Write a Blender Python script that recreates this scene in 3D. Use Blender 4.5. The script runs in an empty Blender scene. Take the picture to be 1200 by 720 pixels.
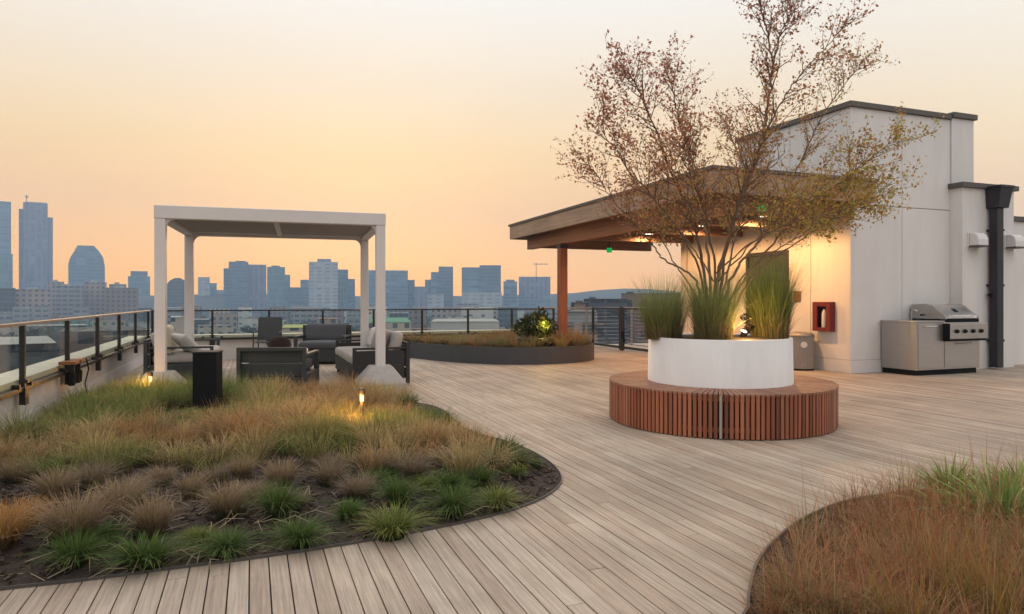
import bpy, math, random
import numpy as np
from mathutils import Vector, Matrix, noise as mnoise
random.seed(11); rng = np.random.default_rng(11)
C = bpy.context.scene.collection
SC = bpy.context.scene
PI = math.pi
# ------------------------------------------------------------------ camera frame (eye 1.25 m above the deck)
_h = math.hypot(305, 800)
FW = (305/_h, 800/_h); RT = (800/_h, -305/_h)
EYE = 1.25
def ray(px): r = (px-600)/800; return (FW[0]+r*RT[0], FW[1]+r*RT[1])
def G(px, py, z=0.0):
    d = 800*(EYE-z)/(py-352); q = ray(px); return (q[0]*d, q[1]*d)
def D(px, d): q = ray(px); return (q[0]*d, q[1]*d)
def Z(py, d): return EYE+(352-py)/800*d
def PD(px, py, d): q = ray(px); return Vector((q[0]*d, q[1]*d, Z(py, d)))
YAW = -math.atan2(305, 800)
# ------------------------------------------------------------------ mesh builder
class MB:
    def __init__(s): s.v = []; s.f = []
    def add(s, vs, fs):
        b = len(s.v); s.v += [tuple(p) for p in vs]; s.f += [tuple(b+i for i in f) for f in fs]; return s
    def box(s, x0, x1, y0, y1, z0, z1):
        return s.add([(x0,y0,z0),(x1,y0,z0),(x1,y1,z0),(x0,y1,z0),(x0,y0,z1),(x1,y0,z1),(x1,y1,z1),(x0,y1,z1)],
                     [(3,2,1,0),(4,5,6,7),(0,1,5,4),(1,2,6,5),(2,3,7,6),(3,0,4,7)])
    def obox(s, c, size, rot=None):
        hx, hy, hz = size[0]/2, size[1]/2, size[2]/2
        vs = [Vector((x,y,z)) for z in (-hz,hz) for x,y in ((-hx,-hy),(hx,-hy),(hx,hy),(-hx,hy))]
        if rot is not None: vs = [rot @ v for v in vs]
        vs = [v+Vector(c) for v in vs]
        return s.add(vs, [(3,2,1,0),(4,5,6,7),(0,1,5,4),(1,2,6,5),(2,3,7,6),(3,0,4,7)])
    def prism(s, poly, z0, z1):
        n = len(poly)
        a = sum(poly[i][0]*poly[(i+1)%n][1]-poly[(i+1)%n][0]*poly[i][1] for i in range(n))
        if a < 0: poly = poly[::-1]
        vs = [(p[0],p[1],z0) for p in poly]+[(p[0],p[1],z1) for p in poly]
        return s.add(vs, [tuple(range(n-1,-1,-1)), tuple(range(n,2*n))]+[(i,(i+1)%n,n+(i+1)%n,n+i) for i in range(n)])
    def xprism(s, poly, x0, x1):               # poly in (y,z), swept along x
        n = len(poly)
        a = sum(poly[i][0]*poly[(i+1)%n][1]-poly[(i+1)%n][0]*poly[i][1] for i in range(n))
        if a < 0: poly = poly[::-1]
        vs = [(x0,p[0],p[1]) for p in poly]+[(x1,p[0],p[1]) for p in poly]
        return s.add(vs, [tuple(range(n-1,-1,-1)), tuple(range(n,2*n))]+[(i,(i+1)%n,n+(i+1)%n,n+i) for i in range(n)])
    def lathe(s, prof, n=32, c=(0,0,0), cap=True):
        vs = []; fs = []
        for r, z in prof:
            for k in range(n):
                a = 2*PI*k/n; vs.append((c[0]+r*math.cos(a), c[1]+r*math.sin(a), c[2]+z))
        for i in range(len(prof)-1):
            for k in range(n):
                k2 = (k+1)%n; fs.append((i*n+k, i*n+k2, (i+1)*n+k2, (i+1)*n+k))
        if cap:
            fs.append(tuple(range(n-1,-1,-1))); m = (len(prof)-1)*n; fs.append(tuple(range(m, m+n)))
        return s.add(vs, fs)
    def tube(s, pts, rad, n=6):
        pts = [Vector(p) for p in pts]
        if not isinstance(rad, (list, tuple)): rad = [rad]*len(pts)
        vs = []; fs = []
        ref = None
        for i, p in enumerate(pts):
            t = (pts[min(i+1,len(pts)-1)]-pts[max(i-1,0)])
            if t.length < 1e-9: t = Vector((0,0,1))
            t.normalize()
            if ref is None: ref = Vector((0,0,1)) if abs(t.z) < .9 else Vector((1,0,0))
            u = t.cross(ref)
            if u.length < 1e-4: u = t.cross(Vector((0,1,0)))
            u.normalize(); w = u.cross(t)
            for k in range(n):
                a = 2*PI*k/n; vs.append(p+(u*math.cos(a)+w*math.sin(a))*rad[i])
        for i in range(len(pts)-1):
            for k in range(n):
                k2 = (k+1)%n; fs.append((i*n+k2, i*n+k, (i+1)*n+k, (i+1)*n+k2))
        fs.append(tuple(range(n))); m = (len(pts)-1)*n; fs.append(tuple(range(m+n-1, m-1, -1)))
        return s.add(vs, fs)
    def build(s, name, mat, parent=None, loc=(0,0,0), rz=0, bev=0, smooth=False, sub=0):
        me = bpy.data.meshes.new(name); me.from_pydata(s.v, [], s.f); me.update()
        return link(name, me, mat, parent, loc, rz, bev, smooth, sub)
def link(name, me, mat, parent=None, loc=(0,0,0), rz=0, bev=0, smooth=False, sub=0):
    if mat is not None and not me.materials: me.materials.append(mat)
    o = bpy.data.objects.new(name, me); C.objects.link(o); o.location = loc; o.rotation_euler = (0,0,rz)
    if parent is not None: o.parent = parent
    if smooth:
        me.polygons.foreach_set('use_smooth', [True]*len(me.polygons))
    if bev:
        m = o.modifiers.new('bevel','BEVEL'); m.width = bev; m.segments = 2; m.limit_method = 'ANGLE'; m.angle_limit = .6
    if sub:
        m = o.modifiers.new('sub','SUBSURF'); m.levels = sub; m.render_levels = sub
    return o
def tag(o, label=None, cat=None, group=None, kind=None):
    if label: o['label'] = label
    if cat: o['category'] = cat
    if group: o['group'] = group
    if kind: o['kind'] = kind
    return o
def thing(name, label, cat, loc=(0,0,0), rz=0, group=None):
    o = bpy.data.objects.new(name, None); C.objects.link(o); o.location = loc; o.rotation_euler = (0,0,rz)
    o.empty_display_size = .2
    return tag(o, label, cat, group)
def copy_tree(o, parent=None):
    c = o.copy(); C.objects.link(c)
    if parent is not None: c.parent = parent
    for ch in list(o.children): copy_tree(ch, c)
    return c
def ordinal(i):
    W = ['first','second','third','fourth','fifth','sixth','seventh','eighth','ninth','tenth','eleventh','twelfth','thirteenth','fourteenth',
         'fifteenth','sixteenth','seventeenth','eighteenth','nineteenth','twentieth']
    if i < 20: return W[i]
    t = ['twenty','thirty','forty','fifty','sixty'][(i+1)//10-2]
    return (t+'-'+W[(i+1)%10-1]) if (i+1)%10 else {'twenty':'twentieth','thirty':'thirtieth','forty':'fortieth','fifty':'fiftieth','sixty':'sixtieth'}[t]
# ------------------------------------------------------------------ materials
def srgb(r, g, b):
    f = lambda c: c/12.92 if c <= .04045 else ((c+.055)/1.055)**2.4
    return (f(r/255), f(g/255), f(b/255))
def newmat(name):
    m = bpy.data.materials.new(name); m.use_nodes = True; nt = m.node_tree; nt.nodes.clear()
    out = nt.nodes.new('ShaderNodeOutputMaterial')
    return m, nt, out
def N(nt, t, **kw):
    n = nt.nodes.new(t)
    for k, v in kw.items(): setattr(n, k, v)
    return n
def rgba(c): return (c[0], c[1], c[2], 1)
def scale_c(c, k): return tuple(min(1, x*k) for x in c[:3])
def ramp(nt, stops):
    n = nt.nodes.new('ShaderNodeValToRGB'); e = n.color_ramp.elements
    while len(e) < len(stops): e.new(.5)
    for i, (p, c) in enumerate(stops): e[i].position = p; e[i].color = rgba(c)
    return n
def pm(name, col, rough=.6, metal=0, var=.12, vs=4.0, bump=0, bs=60, spec=.5, stretch=None, rvar=0, coat=0):
    m, nt, out = newmat(name)
    p = N(nt,'ShaderNodeBsdfPrincipled'); nt.links.new(p.outputs[0], out.inputs[0])
    tc = N(nt,'ShaderNodeTexCoord'); mp = N(nt,'ShaderNodeMapping')
    nt.links.new(tc.outputs['Object'], mp.inputs[0])
    if stretch: mp.inputs['Scale'].default_value = stretch
    no = N(nt,'ShaderNodeTexNoise'); no.inputs['Scale'].default_value = vs; no.inputs['Detail'].default_value = 6
    no.inputs['Roughness'].default_value = .65
    nt.links.new(mp.outputs[0], no.inputs['Vector'])
    r = ramp(nt, [(.3, scale_c(col,1-var)), (.7, scale_c(col,1+var))]); nt.links.new(no.outputs[0], r.inputs[0])
    nt.links.new(r.outputs[0], p.inputs['Base Color'])
    p.inputs['Roughness'].default_value = rough; p.inputs['Metallic'].default_value = metal
    p.inputs['Specular IOR Level'].default_value = spec
    if coat: p.inputs['Coat Weight'].default_value = coat
    if rvar:
        mr = N(nt,'ShaderNodeMapRange'); mr.inputs[3].default_value = rough-rvar; mr.inputs[4].default_value = rough+rvar
        nt.links.new(no.outputs[0], mr.inputs[0]); nt.links.new(mr.outputs[0], p.inputs['Roughness'])
    if bump:
        n2 = N(nt,'ShaderNodeTexNoise'); n2.inputs['Scale'].default_value = bs; n2.inputs['Detail'].default_value = 4
        nt.links.new(mp.outputs[0], n2.inputs['Vector'])
        b = N(nt,'ShaderNodeBump'); b.inputs['Strength'].default_value = bump; b.inputs['Distance'].default_value = .01
        nt.links.new(n2.outputs[0], b.inputs['Height']); nt.links.new(b.outputs[0], p.inputs['Normal'])
    return m
def wood(name, stops, grain_axis=1, rough=.65, gscale=1.0, patch=.35, bump=.25):
    """boards: one tone per loose board (random per island), long grain streaks and weather patches"""
    m, nt, out = newmat(name); L = nt.links.new
    p = N(nt,'ShaderNodeBsdfPrincipled'); L(p.outputs[0], out.inputs[0])
    geo = N(nt,'ShaderNodeNewGeometry'); r = ramp(nt, stops); L(geo.outputs['Random Per Island'], r.inputs[0])
    tc = N(nt,'ShaderNodeTexCoord'); mp = N(nt,'ShaderNodeMapping'); L(tc.outputs['Object'], mp.inputs[0])
    sc = [70*gscale]*3; sc[grain_axis] = 2.2*gscale; mp.inputs['Scale'].default_value = sc
    # shift the grain from board to board
    vm = N(nt,'ShaderNodeVectorMath', operation='MULTIPLY_ADD'); cb = N(nt,'ShaderNodeCombineXYZ')
    for k in range(3): L(geo.outputs['Random Per Island'], cb.inputs[k])
    vm.inputs[1].default_value = (37,37,37); L(cb.outputs[0], vm.inputs[0]); L(mp.outputs[0], vm.inputs[2])
    g = N(nt,'ShaderNodeTexNoise'); g.inputs['Scale'].default_value = 1; g.inputs['Detail'].default_value = 5; g.inputs['Roughness'].default_value = .7
    L(vm.outputs[0], g.inputs['Vector'])
    gr = ramp(nt, [(.3,(.66,.63,.60)), (.62,(1.08,1.07,1.06))]); L(g.outputs[0], gr.inputs[0])
    mx = N(nt,'ShaderNodeMix', data_type='RGBA', blend_type='MULTIPLY'); mx.inputs[0].default_value = 1
    L(r.outputs[0], mx.inputs[6]); L(gr.outputs[0], mx.inputs[7])
    pn = N(nt,'ShaderNodeTexNoise'); pn.inputs['Scale'].default_value = .9; pn.inputs['Detail'].default_value = 6; pn.inputs['Roughness'].default_value = .6
    L(tc.outputs['Object'], pn.inputs['Vector'])
    pr = ramp(nt, [(.35,(1-patch,1-patch,1-patch)), (.68,(1,1,1))]); L(pn.outputs[0], pr.inputs[0])
    m2 = N(nt,'ShaderNodeMix', data_type='RGBA', blend_type='MULTIPLY'); m2.inputs[0].default_value = 1
    L(mx.outputs[2], m2.inputs[6]); L(pr.outputs[0], m2.inputs[7]); L(m2.outputs[2], p.inputs['Base Color'])
    mr = N(nt,'ShaderNodeMapRange'); mr.inputs[3].default_value = rough+.12; mr.inputs[4].default_value = rough-.12
    L(g.outputs[0], mr.inputs[0]); L(mr.outputs[0], p.inputs['Roughness'])
    b = N(nt,'ShaderNodeBump'); b.inputs['Strength'].default_value = bump; b.inputs['Distance'].default_value = .004
    L(g.outputs[0], b.inputs['Height']); L(b.outputs[0], p.inputs['Normal'])
    return m
def leafmat(name, transl=.35, rough=.6):
    m, nt, out = newmat(name); L = nt.links.new
    at = N(nt,'ShaderNodeAttribute', attribute_name='tint')
    d = N(nt,'ShaderNodeBsdfPrincipled'); d.inputs['Roughness'].default_value = rough; d.inputs['Specular IOR Level'].default_value = .25
    t = N(nt,'ShaderNodeBsdfTranslucent'); mx = N(nt,'ShaderNodeMixShader'); mx.inputs[0].default_value = transl
    L(at.outputs['Color'], d.inputs['Base Color']); L(at.outputs['Color'], t.inputs['Color'])
    L(d.outputs[0], mx.inputs[1]); L(t.outputs[0], mx.inputs[2]); L(mx.outputs[0], out.inputs[0])
    return m
def glassmat(name, tint=(.86,.9,.89), refl=.1):
    m, nt, out = newmat(name); L = nt.links.new
    t = N(nt,'ShaderNodeBsdfTransparent'); t.inputs[0].default_value = rgba(tint)
    g = N(nt,'ShaderNodeBsdfGlossy'); g.inputs['Roughness'].default_value = .02
    fr = N(nt,'ShaderNodeFresnel'); fr.inputs[0].default_value = 1.45
    mx = N(nt,'ShaderNodeMixShader'); mk = N(nt,'ShaderNodeMath', operation='MULTIPLY'); mk.inputs[1].default_value = refl; L(fr.outputs[0], mk.inputs[0]); L(mk.outputs[0], mx.inputs[0]); L(t.outputs[0], mx.inputs[1]); L(g.outputs[0], mx.inputs[2])
    L(mx.outputs[0], out.inputs[0]); return m
def emit(name, col, s):
    m, nt, out = newmat(name); e = N(nt,'ShaderNodeEmission'); e.inputs[0].default_value = rgba(col); e.inputs[1].default_value = s
    nt.links.new(e.outputs[0], out.inputs[0]); return m
def facade(name, wallc, glassc, bay=3.2, storey=3.6, fx=.7, fz=.6, gl_rough=.25, wall_rough=.7):
    """a curtain wall: storeys and bays as window openings in the wall colour"""
    m, nt, out = newmat(name); L = nt.links.new
    p = N(nt,'ShaderNodeBsdfPrincipled'); L(p.outputs[0], out.inputs[0])
    tc = N(nt,'ShaderNodeTexCoord'); sp = N(nt,'ShaderNodeSeparateXYZ'); L(tc.outputs['Object'], sp.inputs[0])
    def mth(op, a, b=None):
        n = N(nt,'ShaderNodeMath', operation=op)
        for i, q in enumerate((a, b)):
            if q is None: continue
            if isinstance(q, (int, float)): n.inputs[i].default_value = q
            else: L(q, n.inputs[i])
        return n.outputs[0]
    u = mth('DIVIDE', mth('ADD', sp.outputs[0], sp.outputs[1]), bay); v = mth('DIVIDE', sp.outputs[2], storey)
    wu = mth('LESS_THAN', mth('ABSOLUTE', mth('SUBTRACT', mth('FRACT', u), .5)), fx/2)
    wv = mth('LESS_THAN', mth('ABSOLUTE', mth('SUBTRACT', mth('FRACT', v), .5)), fz/2)
    geo = N(nt,'ShaderNodeNewGeometry'); sn = N(nt,'ShaderNodeSeparateXYZ'); L(geo.outputs['Normal'], sn.inputs[0])
    flat = mth('LESS_THAN', mth('ABSOLUTE', sn.outputs[2]), .5)
    win = mth('MULTIPLY', mth('MULTIPLY', wu, wv), flat)
    wn = N(nt,'ShaderNodeTexWhiteNoise', noise_dimensions='2D'); cb = N(nt,'ShaderNodeCombineXYZ')
    L(mth('FLOOR', u), cb.inputs[0]); L(mth('FLOOR', v), cb.inputs[1]); L(cb.outputs[0], wn.inputs[0])
    gr = ramp(nt, [(0, scale_c(glassc,.7)), (.8, glassc), (1, scale_c(glassc,1.5))]); L(wn.outputs[0], gr.inputs[0])
    no = N(nt,'ShaderNodeTexNoise'); no.inputs['Scale'].default_value = .15; no.inputs['Detail'].default_value = 5; L(tc.outputs['Object'], no.inputs['Vector'])
    wr = ramp(nt, [(.3, scale_c(wallc,.82)), (.7, scale_c(wallc,1.12))]); L(no.outputs[0], wr.inputs[0])
    mx = N(nt,'ShaderNodeMix', data_type='RGBA'); L(win, mx.inputs[0]); L(wr.outputs[0], mx.inputs[6]); L(gr.outputs[0], mx.inputs[7])
    L(mx.outputs[2], p.inputs['Base Color'])
    mr = N(nt,'ShaderNodeMapRange'); mr.inputs[3].default_value = wall_rough; mr.inputs[4].default_value = gl_rough; L(win, mr.inputs[0]); L(mr.outputs[0], p.inputs['Roughness'])
    return m
M = {}
M['deck'] = wood('weathered deck wood', [(0,(.40,.31,.24)),(.2,(.53,.435,.35)),(.42,(.45,.35,.275)),(.6,(.56,.47,.385)),(.8,(.41,.315,.245)),(1,(.50,.39,.31))], 1, .62, 1, .34)
M['under'] = pm('roof membrane', (.03,.03,.03), .9)
M['soil'] = pm('bark mulch', (.034,.022,.016), .95, var=.7, vs=38, bump=1.0, bs=55)
M['bark_chip'] = wood('bark chips', [(0,(.016,.010,.008)),(.5,(.05,.03,.022)),(1,(.12,.075,.055))], 1, .9, 1, .2)
M['white_wall'] = pm('white rendered panel', (.68,.66,.66), .75, var=.07, vs=1.6, bump=.1, bs=160, stretch=(1.6,1.6,.35), rvar=.1)
M['white_trim'] = pm('white painted trim', (.66,.64,.645), .6, var=.04, vs=2)
M['joint'] = pm('panel joint', (.33,.31,.31), .9)
M['coping'] = pm('dark grey coping metal', (.10,.088,.088), .5, .4, var=.1)
M['pipe'] = pm('charcoal pipe metal', (.028,.027,.032), .45, .4, var=.15)
M['white_metal'] = pm('off-white powder coat', (.66,.62,.615), .45, var=.04, vs=3)
M['fabric_roof'] = pm('taupe shade fabric', (.30,.275,.26), .9, var=.08, vs=2.5, bump=.15, bs=300)
M['concrete'] = pm('pale cast concrete', (.36,.335,.32), .85, var=.14, vs=7, bump=.35, bs=90)
M['rail_metal'] = pm('dark bronze railing metal', (.032,.030,.028), .4, .5, var=.15)
M['rail_top'] = pm('brushed grey handrail', (.22,.19,.17), .35, .7, var=.1)
M['steel'] = pm('galvanised steel', (.42,.41,.40), .4, .85, var=.1)
M['glass'] = glassmat('railing glass', (.90,.93,.925), .22)
M['cap'] = pm('cream parapet cap', (.74,.67,.53), .55, var=.05, vs=2)
M['parapet'] = pm('off-white parapet render', (.56,.53,.51), .85, var=.1, vs=3, bump=.2, bs=120)
M['charcoal'] = pm('charcoal frame board', (.030,.034,.036), .5, var=.2, vs=6, bump=.1, bs=120)
M['wicker'] = pm('dark woven wicker', (.030,.027,.028), .7, var=.4, vs=110, bump=.5, bs=160)
M['cushion_grey'] = pm('light grey cushion fabric', (.42,.385,.36), .95, var=.07, vs=6, bump=.3, bs=260)
M['cushion_dark'] = pm('slate cushion fabric', (.075,.077,.088), .95, var=.1, vs=6, bump=.3, bs=260)
M['cream'] = pm('cream cushion fabric', (.50,.46,.37), .95, var=.07, vs=6, bump=.3, bs=260)
M['white_fabric'] = pm('white pillow fabric', (.66,.64,.63), .95, var=.05, vs=6, bump=.3, bs=260)
M['mauve'] = pm('grey mauve pillow fabric', (.36,.32,.325), .95, var=.08, vs=6, bump=.3, bs=260)
M['tabletop'] = pm('pale stone top', (.55,.53,.50), .5, var=.1, vs=9)
M['brown_fabric'] = pm('dark brown knit', (.030,.014,.011), .95, var=.3, vs=30, bump=.6, bs=120)
M['black'] = pm('matte black coating', (.006,.006,.007), .8, var=.2, vs=8, spec=.2)
M['planter_grey'] = pm('slate grey planter panel', (.060,.060,.070), .6, .1, var=.1, vs=2.5, stretch=(1,1,.3))
M['planter_white'] = pm('white planter shell', (.69,.665,.67), .55, var=.075, vs=3, stretch=(1.8,1.8,.5), bump=.06, bs=90, rvar=.1)
M['ipe'] = wood('red brown hardwood slats', [(0,(.14,.042,.02)),(.3,(.32,.10,.05)),(.6,(.43,.155,.078)),(.85,(.24,.07,.034)),(1,(.37,.19,.125))], 2, .5, 1, .1)
M['ipe_top'] = wood('worn hardwood seat', [(0,(.22,.09,.05)),(.3,(.34,.155,.09)),(.6,(.40,.195,.12)),(.85,(.28,.12,.07)),(1,(.36,.20,.135))], 2, .55, .25, .15)
M['dark_core'] = pm('bench core board', (.02,.014,.012), .9)
M['fascia'] = wood('oiled cedar fascia', [(0,(.37,.245,.165)),(.5,(.42,.285,.20)),(1,(.34,.225,.155))], 1, .6, .5, .2)
M['beam'] = wood('orange cedar beam', [(0,(.36,.15,.065)),(1,(.42,.19,.085))], 1, .55, .5, .15)
M['column'] = wood('red cedar column', [(0,(.28,.085,.04)),(1,(.33,.11,.05))], 2, .55, .5, .15)
M['soffit'] = wood('cedar soffit boards', [(0,(.20,.11,.08)),(.5,(.25,.14,.10)),(1,(.17,.09,.065))], 0, .6, .5, .15)
M['roofing'] = pm('grey roofing', (.13,.12,.125), .85, var=.15)
M['stainless'] = pm('brushed stainless steel', (.44,.415,.40), .34, .9, var=.07, vs=1.2, stretch=(1.5,1.5,40), rvar=.05)
M['stainless_bright'] = pm('polished stainless steel', (.66,.64,.62), .22, .95, var=.05, vs=2)
M['red'] = pm('red enamel', (.15,.008,.009), .4, var=.1, vs=3)
M['red_dark'] = pm('cabinet lining', (.04,.006,.006), .7)
M['bin'] = pm('ribbed grey bin steel', (.30,.28,.26), .5, .5, var=.1, vs=4)
M['door_glass'] = pm('dark green door paint', (.035,.05,.028), .25, var=.25, vs=3)
M['signplate'] = pm('bronze sign plate', (.25,.10,.035), .5, .3, var=.15)
M['bark'] = pm('grey brown tree bark', (.16,.098,.066), .85, var=.35, vs=25, bump=.6, bs=60, stretch=(1,1,.3))
M['leaf'] = leafmat('tree leaf', .45); M['blade'] = leafmat('grass blade', .3, .7)
M['pot'] = pm('black bowl', (.012,.012,.013), .5)
M['lamp_warm'] = emit('warm lamp lens', (1,.62,.28), 2.5)
M['lamp_white'] = emit('bright lamp lens', (1,.86,.66), 5)
M['lamp_green'] = emit('green exit lamp', (.02,.55,.11), .6)
# ------------------------------------------------------------------ blades and leaves with per-blade colour
def tint_mesh(name, V, Fq, T, col):
    me = bpy.data.meshes.new(name)
    nq, ntx = len(Fq), len(T)
    me.vertices.add(len(V)); me.vertices.foreach_set('co', np.asarray(V, np.float32).ravel())
    loops = np.concatenate([np.asarray(Fq, np.int32).ravel(), np.asarray(T, np.int32).ravel()])
    me.loops.add(len(loops)); me.loops.foreach_set('vertex_index', loops)
    st = np.concatenate([np.arange(nq)*4, nq*4+np.arange(ntx)*3]).astype(np.int32)
    me.polygons.add(nq+ntx); me.polygons.foreach_set('loop_start', st)
    a = me.color_attributes.new('tint','FLOAT_COLOR','POINT')
    c4 = np.ones((len(V),4), np.float32); c4[:,:3] = np.clip(col,0,1); a.data.foreach_set('color', c4.ravel())
    me.update(calc_edges=True); me.validate()
    return me
def blades(base, h, az, lean, w, c0, c1, droop=.35, K=4):
    """base (n,3), h/az/lean/w (n), c0/c1 (n,3): curved tapering blades"""
    n = len(base); ts = np.linspace(0,1,K+1)
    d = np.stack([np.cos(az), np.sin(az), np.zeros(n)],1); s = np.stack([-np.sin(az), np.cos(az), np.zeros(n)],1)
    tw = rng.uniform(-.9,.9,n); s = s*np.cos(tw)[:,None]+d*np.sin(tw)[:,None]
    rows = []; cols = []
    for i, t in enumerate(ts):
        out = lean*h*(t**1.7); up = h*(t-droop*lean*t**2.6)
        pc = base+d*out[:,None]; pc = pc.copy(); pc[:,2] += up
        ww = (w*(1-t**1.6)*.5)[:,None]
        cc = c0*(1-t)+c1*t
        if i < K: rows += [pc-s*ww, pc+s*ww]; cols += [cc, cc]
        else: rows.append(pc); cols.append(cc)
    nv = 2*K+1
    V = np.stack(rows,1).reshape(-1,3); Cc = np.stack(cols,1).reshape(-1,3)
    b = (np.arange(n)*nv)[:,None]
    q = np.concatenate([b+np.array([[2*i,2*i+1,2*i+3,2*i+2]]) for i in range(K-1)],0)
    t3 = b+np.array([[2*K-2,2*K-1,2*K]])
    return V, q, t3, Cc
def join(parts):
    V=[];Q=[];T=[];Cc=[];o=0
    for v,q,t,c in parts:
        V.append(v);Q.append(q+o);T.append(t+o);Cc.append(c);o+=len(v)
    return np.concatenate(V),np.concatenate(Q),np.concatenate(T),np.concatenate(Cc)
def jitter(c, n, k=.25, hue=.08):
    c = np.asarray(c)
    return np.clip(c[None,:]*(1+rng.uniform(-k,k,(n,1)))*(1+rng.uniform(-hue,hue,(n,3))),0,1)
def tuft_blades(c, n, r, h, lean, w, base_c, tip_c, droop=.35, hv=.3, z=0):
    a = rng.uniform(0,2*PI,n); q = r*np.sqrt(rng.uniform(0,1,n))*.55
    base = np.stack([c[0]+q*np.cos(a), c[1]+q*np.sin(a), np.full(n,z)],1)
    az = a+rng.normal(0,.5,n); ln = lean*rng.uniform(.15,1.1,n)
    hh = h*rng.uniform(1-hv,1+hv,n)
    return blades(base, hh, az, ln, w*rng.uniform(.7,1.3,n), jitter(base_c,n), jitter(tip_c,n,.3), droop)
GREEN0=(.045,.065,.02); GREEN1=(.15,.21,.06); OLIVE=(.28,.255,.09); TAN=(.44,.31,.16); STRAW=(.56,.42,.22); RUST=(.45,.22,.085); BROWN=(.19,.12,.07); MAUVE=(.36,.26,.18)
def lerp(a,b,t): return tuple(x*(1-min(1,max(0,t)))+y*min(1,max(0,t)) for x,y in zip(a,b))
# ------------------------------------------------------------------ world, sun, camera, render settings
w = bpy.data.worlds.new('World'); SC.world = w; w.use_nodes = True; nt = w.node_tree; nt.nodes.clear(); L = nt.links.new
SUNPX, SUNEL = 420, 5.0
sq = ray(SUNPX); sl = math.hypot(*sq); sd = (sq[0]/sl, sq[1]/sl)
out = N(nt,'ShaderNodeOutputWorld')
sky = N(nt,'ShaderNodeTexSky', sky_type='NISHITA'); sky.sun_disc = False; sky.sun_elevation = math.radians(SUNEL)
sky.sun_rotation = math.atan2(sd[0], sd[1]); sky.dust_density = 4; sky.air_density = 1.2
tc = N(nt,'ShaderNodeTexCoord'); sp = N(nt,'ShaderNodeSeparateXYZ'); L(tc.outputs['Generated'], sp.inputs[0])
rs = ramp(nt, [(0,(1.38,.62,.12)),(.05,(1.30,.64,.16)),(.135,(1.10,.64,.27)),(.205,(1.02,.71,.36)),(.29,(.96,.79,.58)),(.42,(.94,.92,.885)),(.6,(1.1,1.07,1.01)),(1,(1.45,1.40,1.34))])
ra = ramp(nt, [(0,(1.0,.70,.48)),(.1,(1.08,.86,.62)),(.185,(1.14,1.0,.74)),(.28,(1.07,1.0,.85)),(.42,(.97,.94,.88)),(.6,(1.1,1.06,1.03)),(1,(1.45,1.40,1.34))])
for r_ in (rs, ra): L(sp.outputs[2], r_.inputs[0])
dt = N(nt,'ShaderNodeVectorMath', operation='DOT_PRODUCT'); L(tc.outputs['Generated'], dt.inputs[0]); dt.inputs[1].default_value = (sd[0], sd[1], 0)
mr = N(nt,'ShaderNodeMapRange', interpolation_type='SMOOTHSTEP'); mr.inputs[1].default_value = .22; mr.inputs[2].default_value = .93; L(dt.outputs['Value'], mr.inputs[0])
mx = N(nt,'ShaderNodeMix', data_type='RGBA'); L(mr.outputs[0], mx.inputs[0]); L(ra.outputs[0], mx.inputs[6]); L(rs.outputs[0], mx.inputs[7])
# thin, almost even veil of cloud
cn = N(nt,'ShaderNodeTexNoise'); cn.inputs['Scale'].default_value = 2.2; cn.inputs['Detail'].default_value = 4
cm = N(nt,'ShaderNodeMapping'); cm.inputs['Scale'].default_value = (1,1,5); L(tc.outputs['Generated'], cm.inputs[0]); L(cm.outputs[0], cn.inputs['Vector'])
cr = ramp(nt, [(.3,(.97,.97,.98)),(.7,(1,1,1))]); L(cn.outputs[0], cr.inputs[0])
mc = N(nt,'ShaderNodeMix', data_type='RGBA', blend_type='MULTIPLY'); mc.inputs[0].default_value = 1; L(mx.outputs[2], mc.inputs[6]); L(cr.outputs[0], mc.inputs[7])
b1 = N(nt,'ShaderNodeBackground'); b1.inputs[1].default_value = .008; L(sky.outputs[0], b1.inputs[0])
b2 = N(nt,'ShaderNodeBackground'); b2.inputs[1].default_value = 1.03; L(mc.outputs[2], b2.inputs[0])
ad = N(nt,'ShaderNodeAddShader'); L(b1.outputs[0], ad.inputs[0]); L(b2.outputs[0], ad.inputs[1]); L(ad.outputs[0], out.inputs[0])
sun = bpy.data.lights.new('sun','SUN'); sun.energy = .6; sun.angle = math.radians(12); sun.color = (1,.62,.36)
so = bpy.data.objects.new('sun', sun); C.objects.link(so)
dirv = Vector((-sd[0]*math.cos(math.radians(SUNEL)), -sd[1]*math.cos(math.radians(SUNEL)), -math.sin(math.radians(SUNEL))))
so.rotation_euler = dirv.to_track_quat('-Z','Y').to_euler(); so.location = (0,0,40)
cam = bpy.data.cameras.new('camera'); co = bpy.data.objects.new('camera', cam); C.objects.link(co)
co.location = (0,0,EYE); co.rotation_euler = (PI/2, 0, YAW); cam.lens = 24; cam.sensor_width = 36; cam.shift_y = -8/1200
cam.clip_start = .05; cam.clip_end = 8000; SC.camera = co
vs = SC.view_settings; vs.view_transform = 'Standard'; vs.look = 'None'; vs.gamma = 1; vs.exposure = .08; vs.use_curve_mapping = False
cy = SC.cycles; cy.max_bounces = 7; cy.diffuse_bounces = 3; cy.glossy_bounces = 3; cy.transmission_bounces = 4; cy.volume_bounces = 1; cy.transparent_max_bounces = 16
cy.caustics_reflective = False; cy.caustics_refractive = False; cy.sample_clamp_indirect = 5
cy.use_denoising = True
try: cy.denoiser = 'OPENIMAGEDENOISE'
except Exception: pass
def lamp(name, kind, parent, loc, power, col, radius=.03, rot=None, spot=None, blend=.6):
    l = bpy.data.lights.new(name, kind); l.energy = power; l.color = col
    if kind in ('POINT','SPOT'): l.shadow_soft_size = radius
    if kind == 'SPOT': l.spot_size = spot; l.spot_blend = blend
    o = bpy.data.objects.new(name, l); C.objects.link(o); o.location = loc; o.parent = parent
    if rot: o.rotation_euler = rot
    return o
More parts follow.
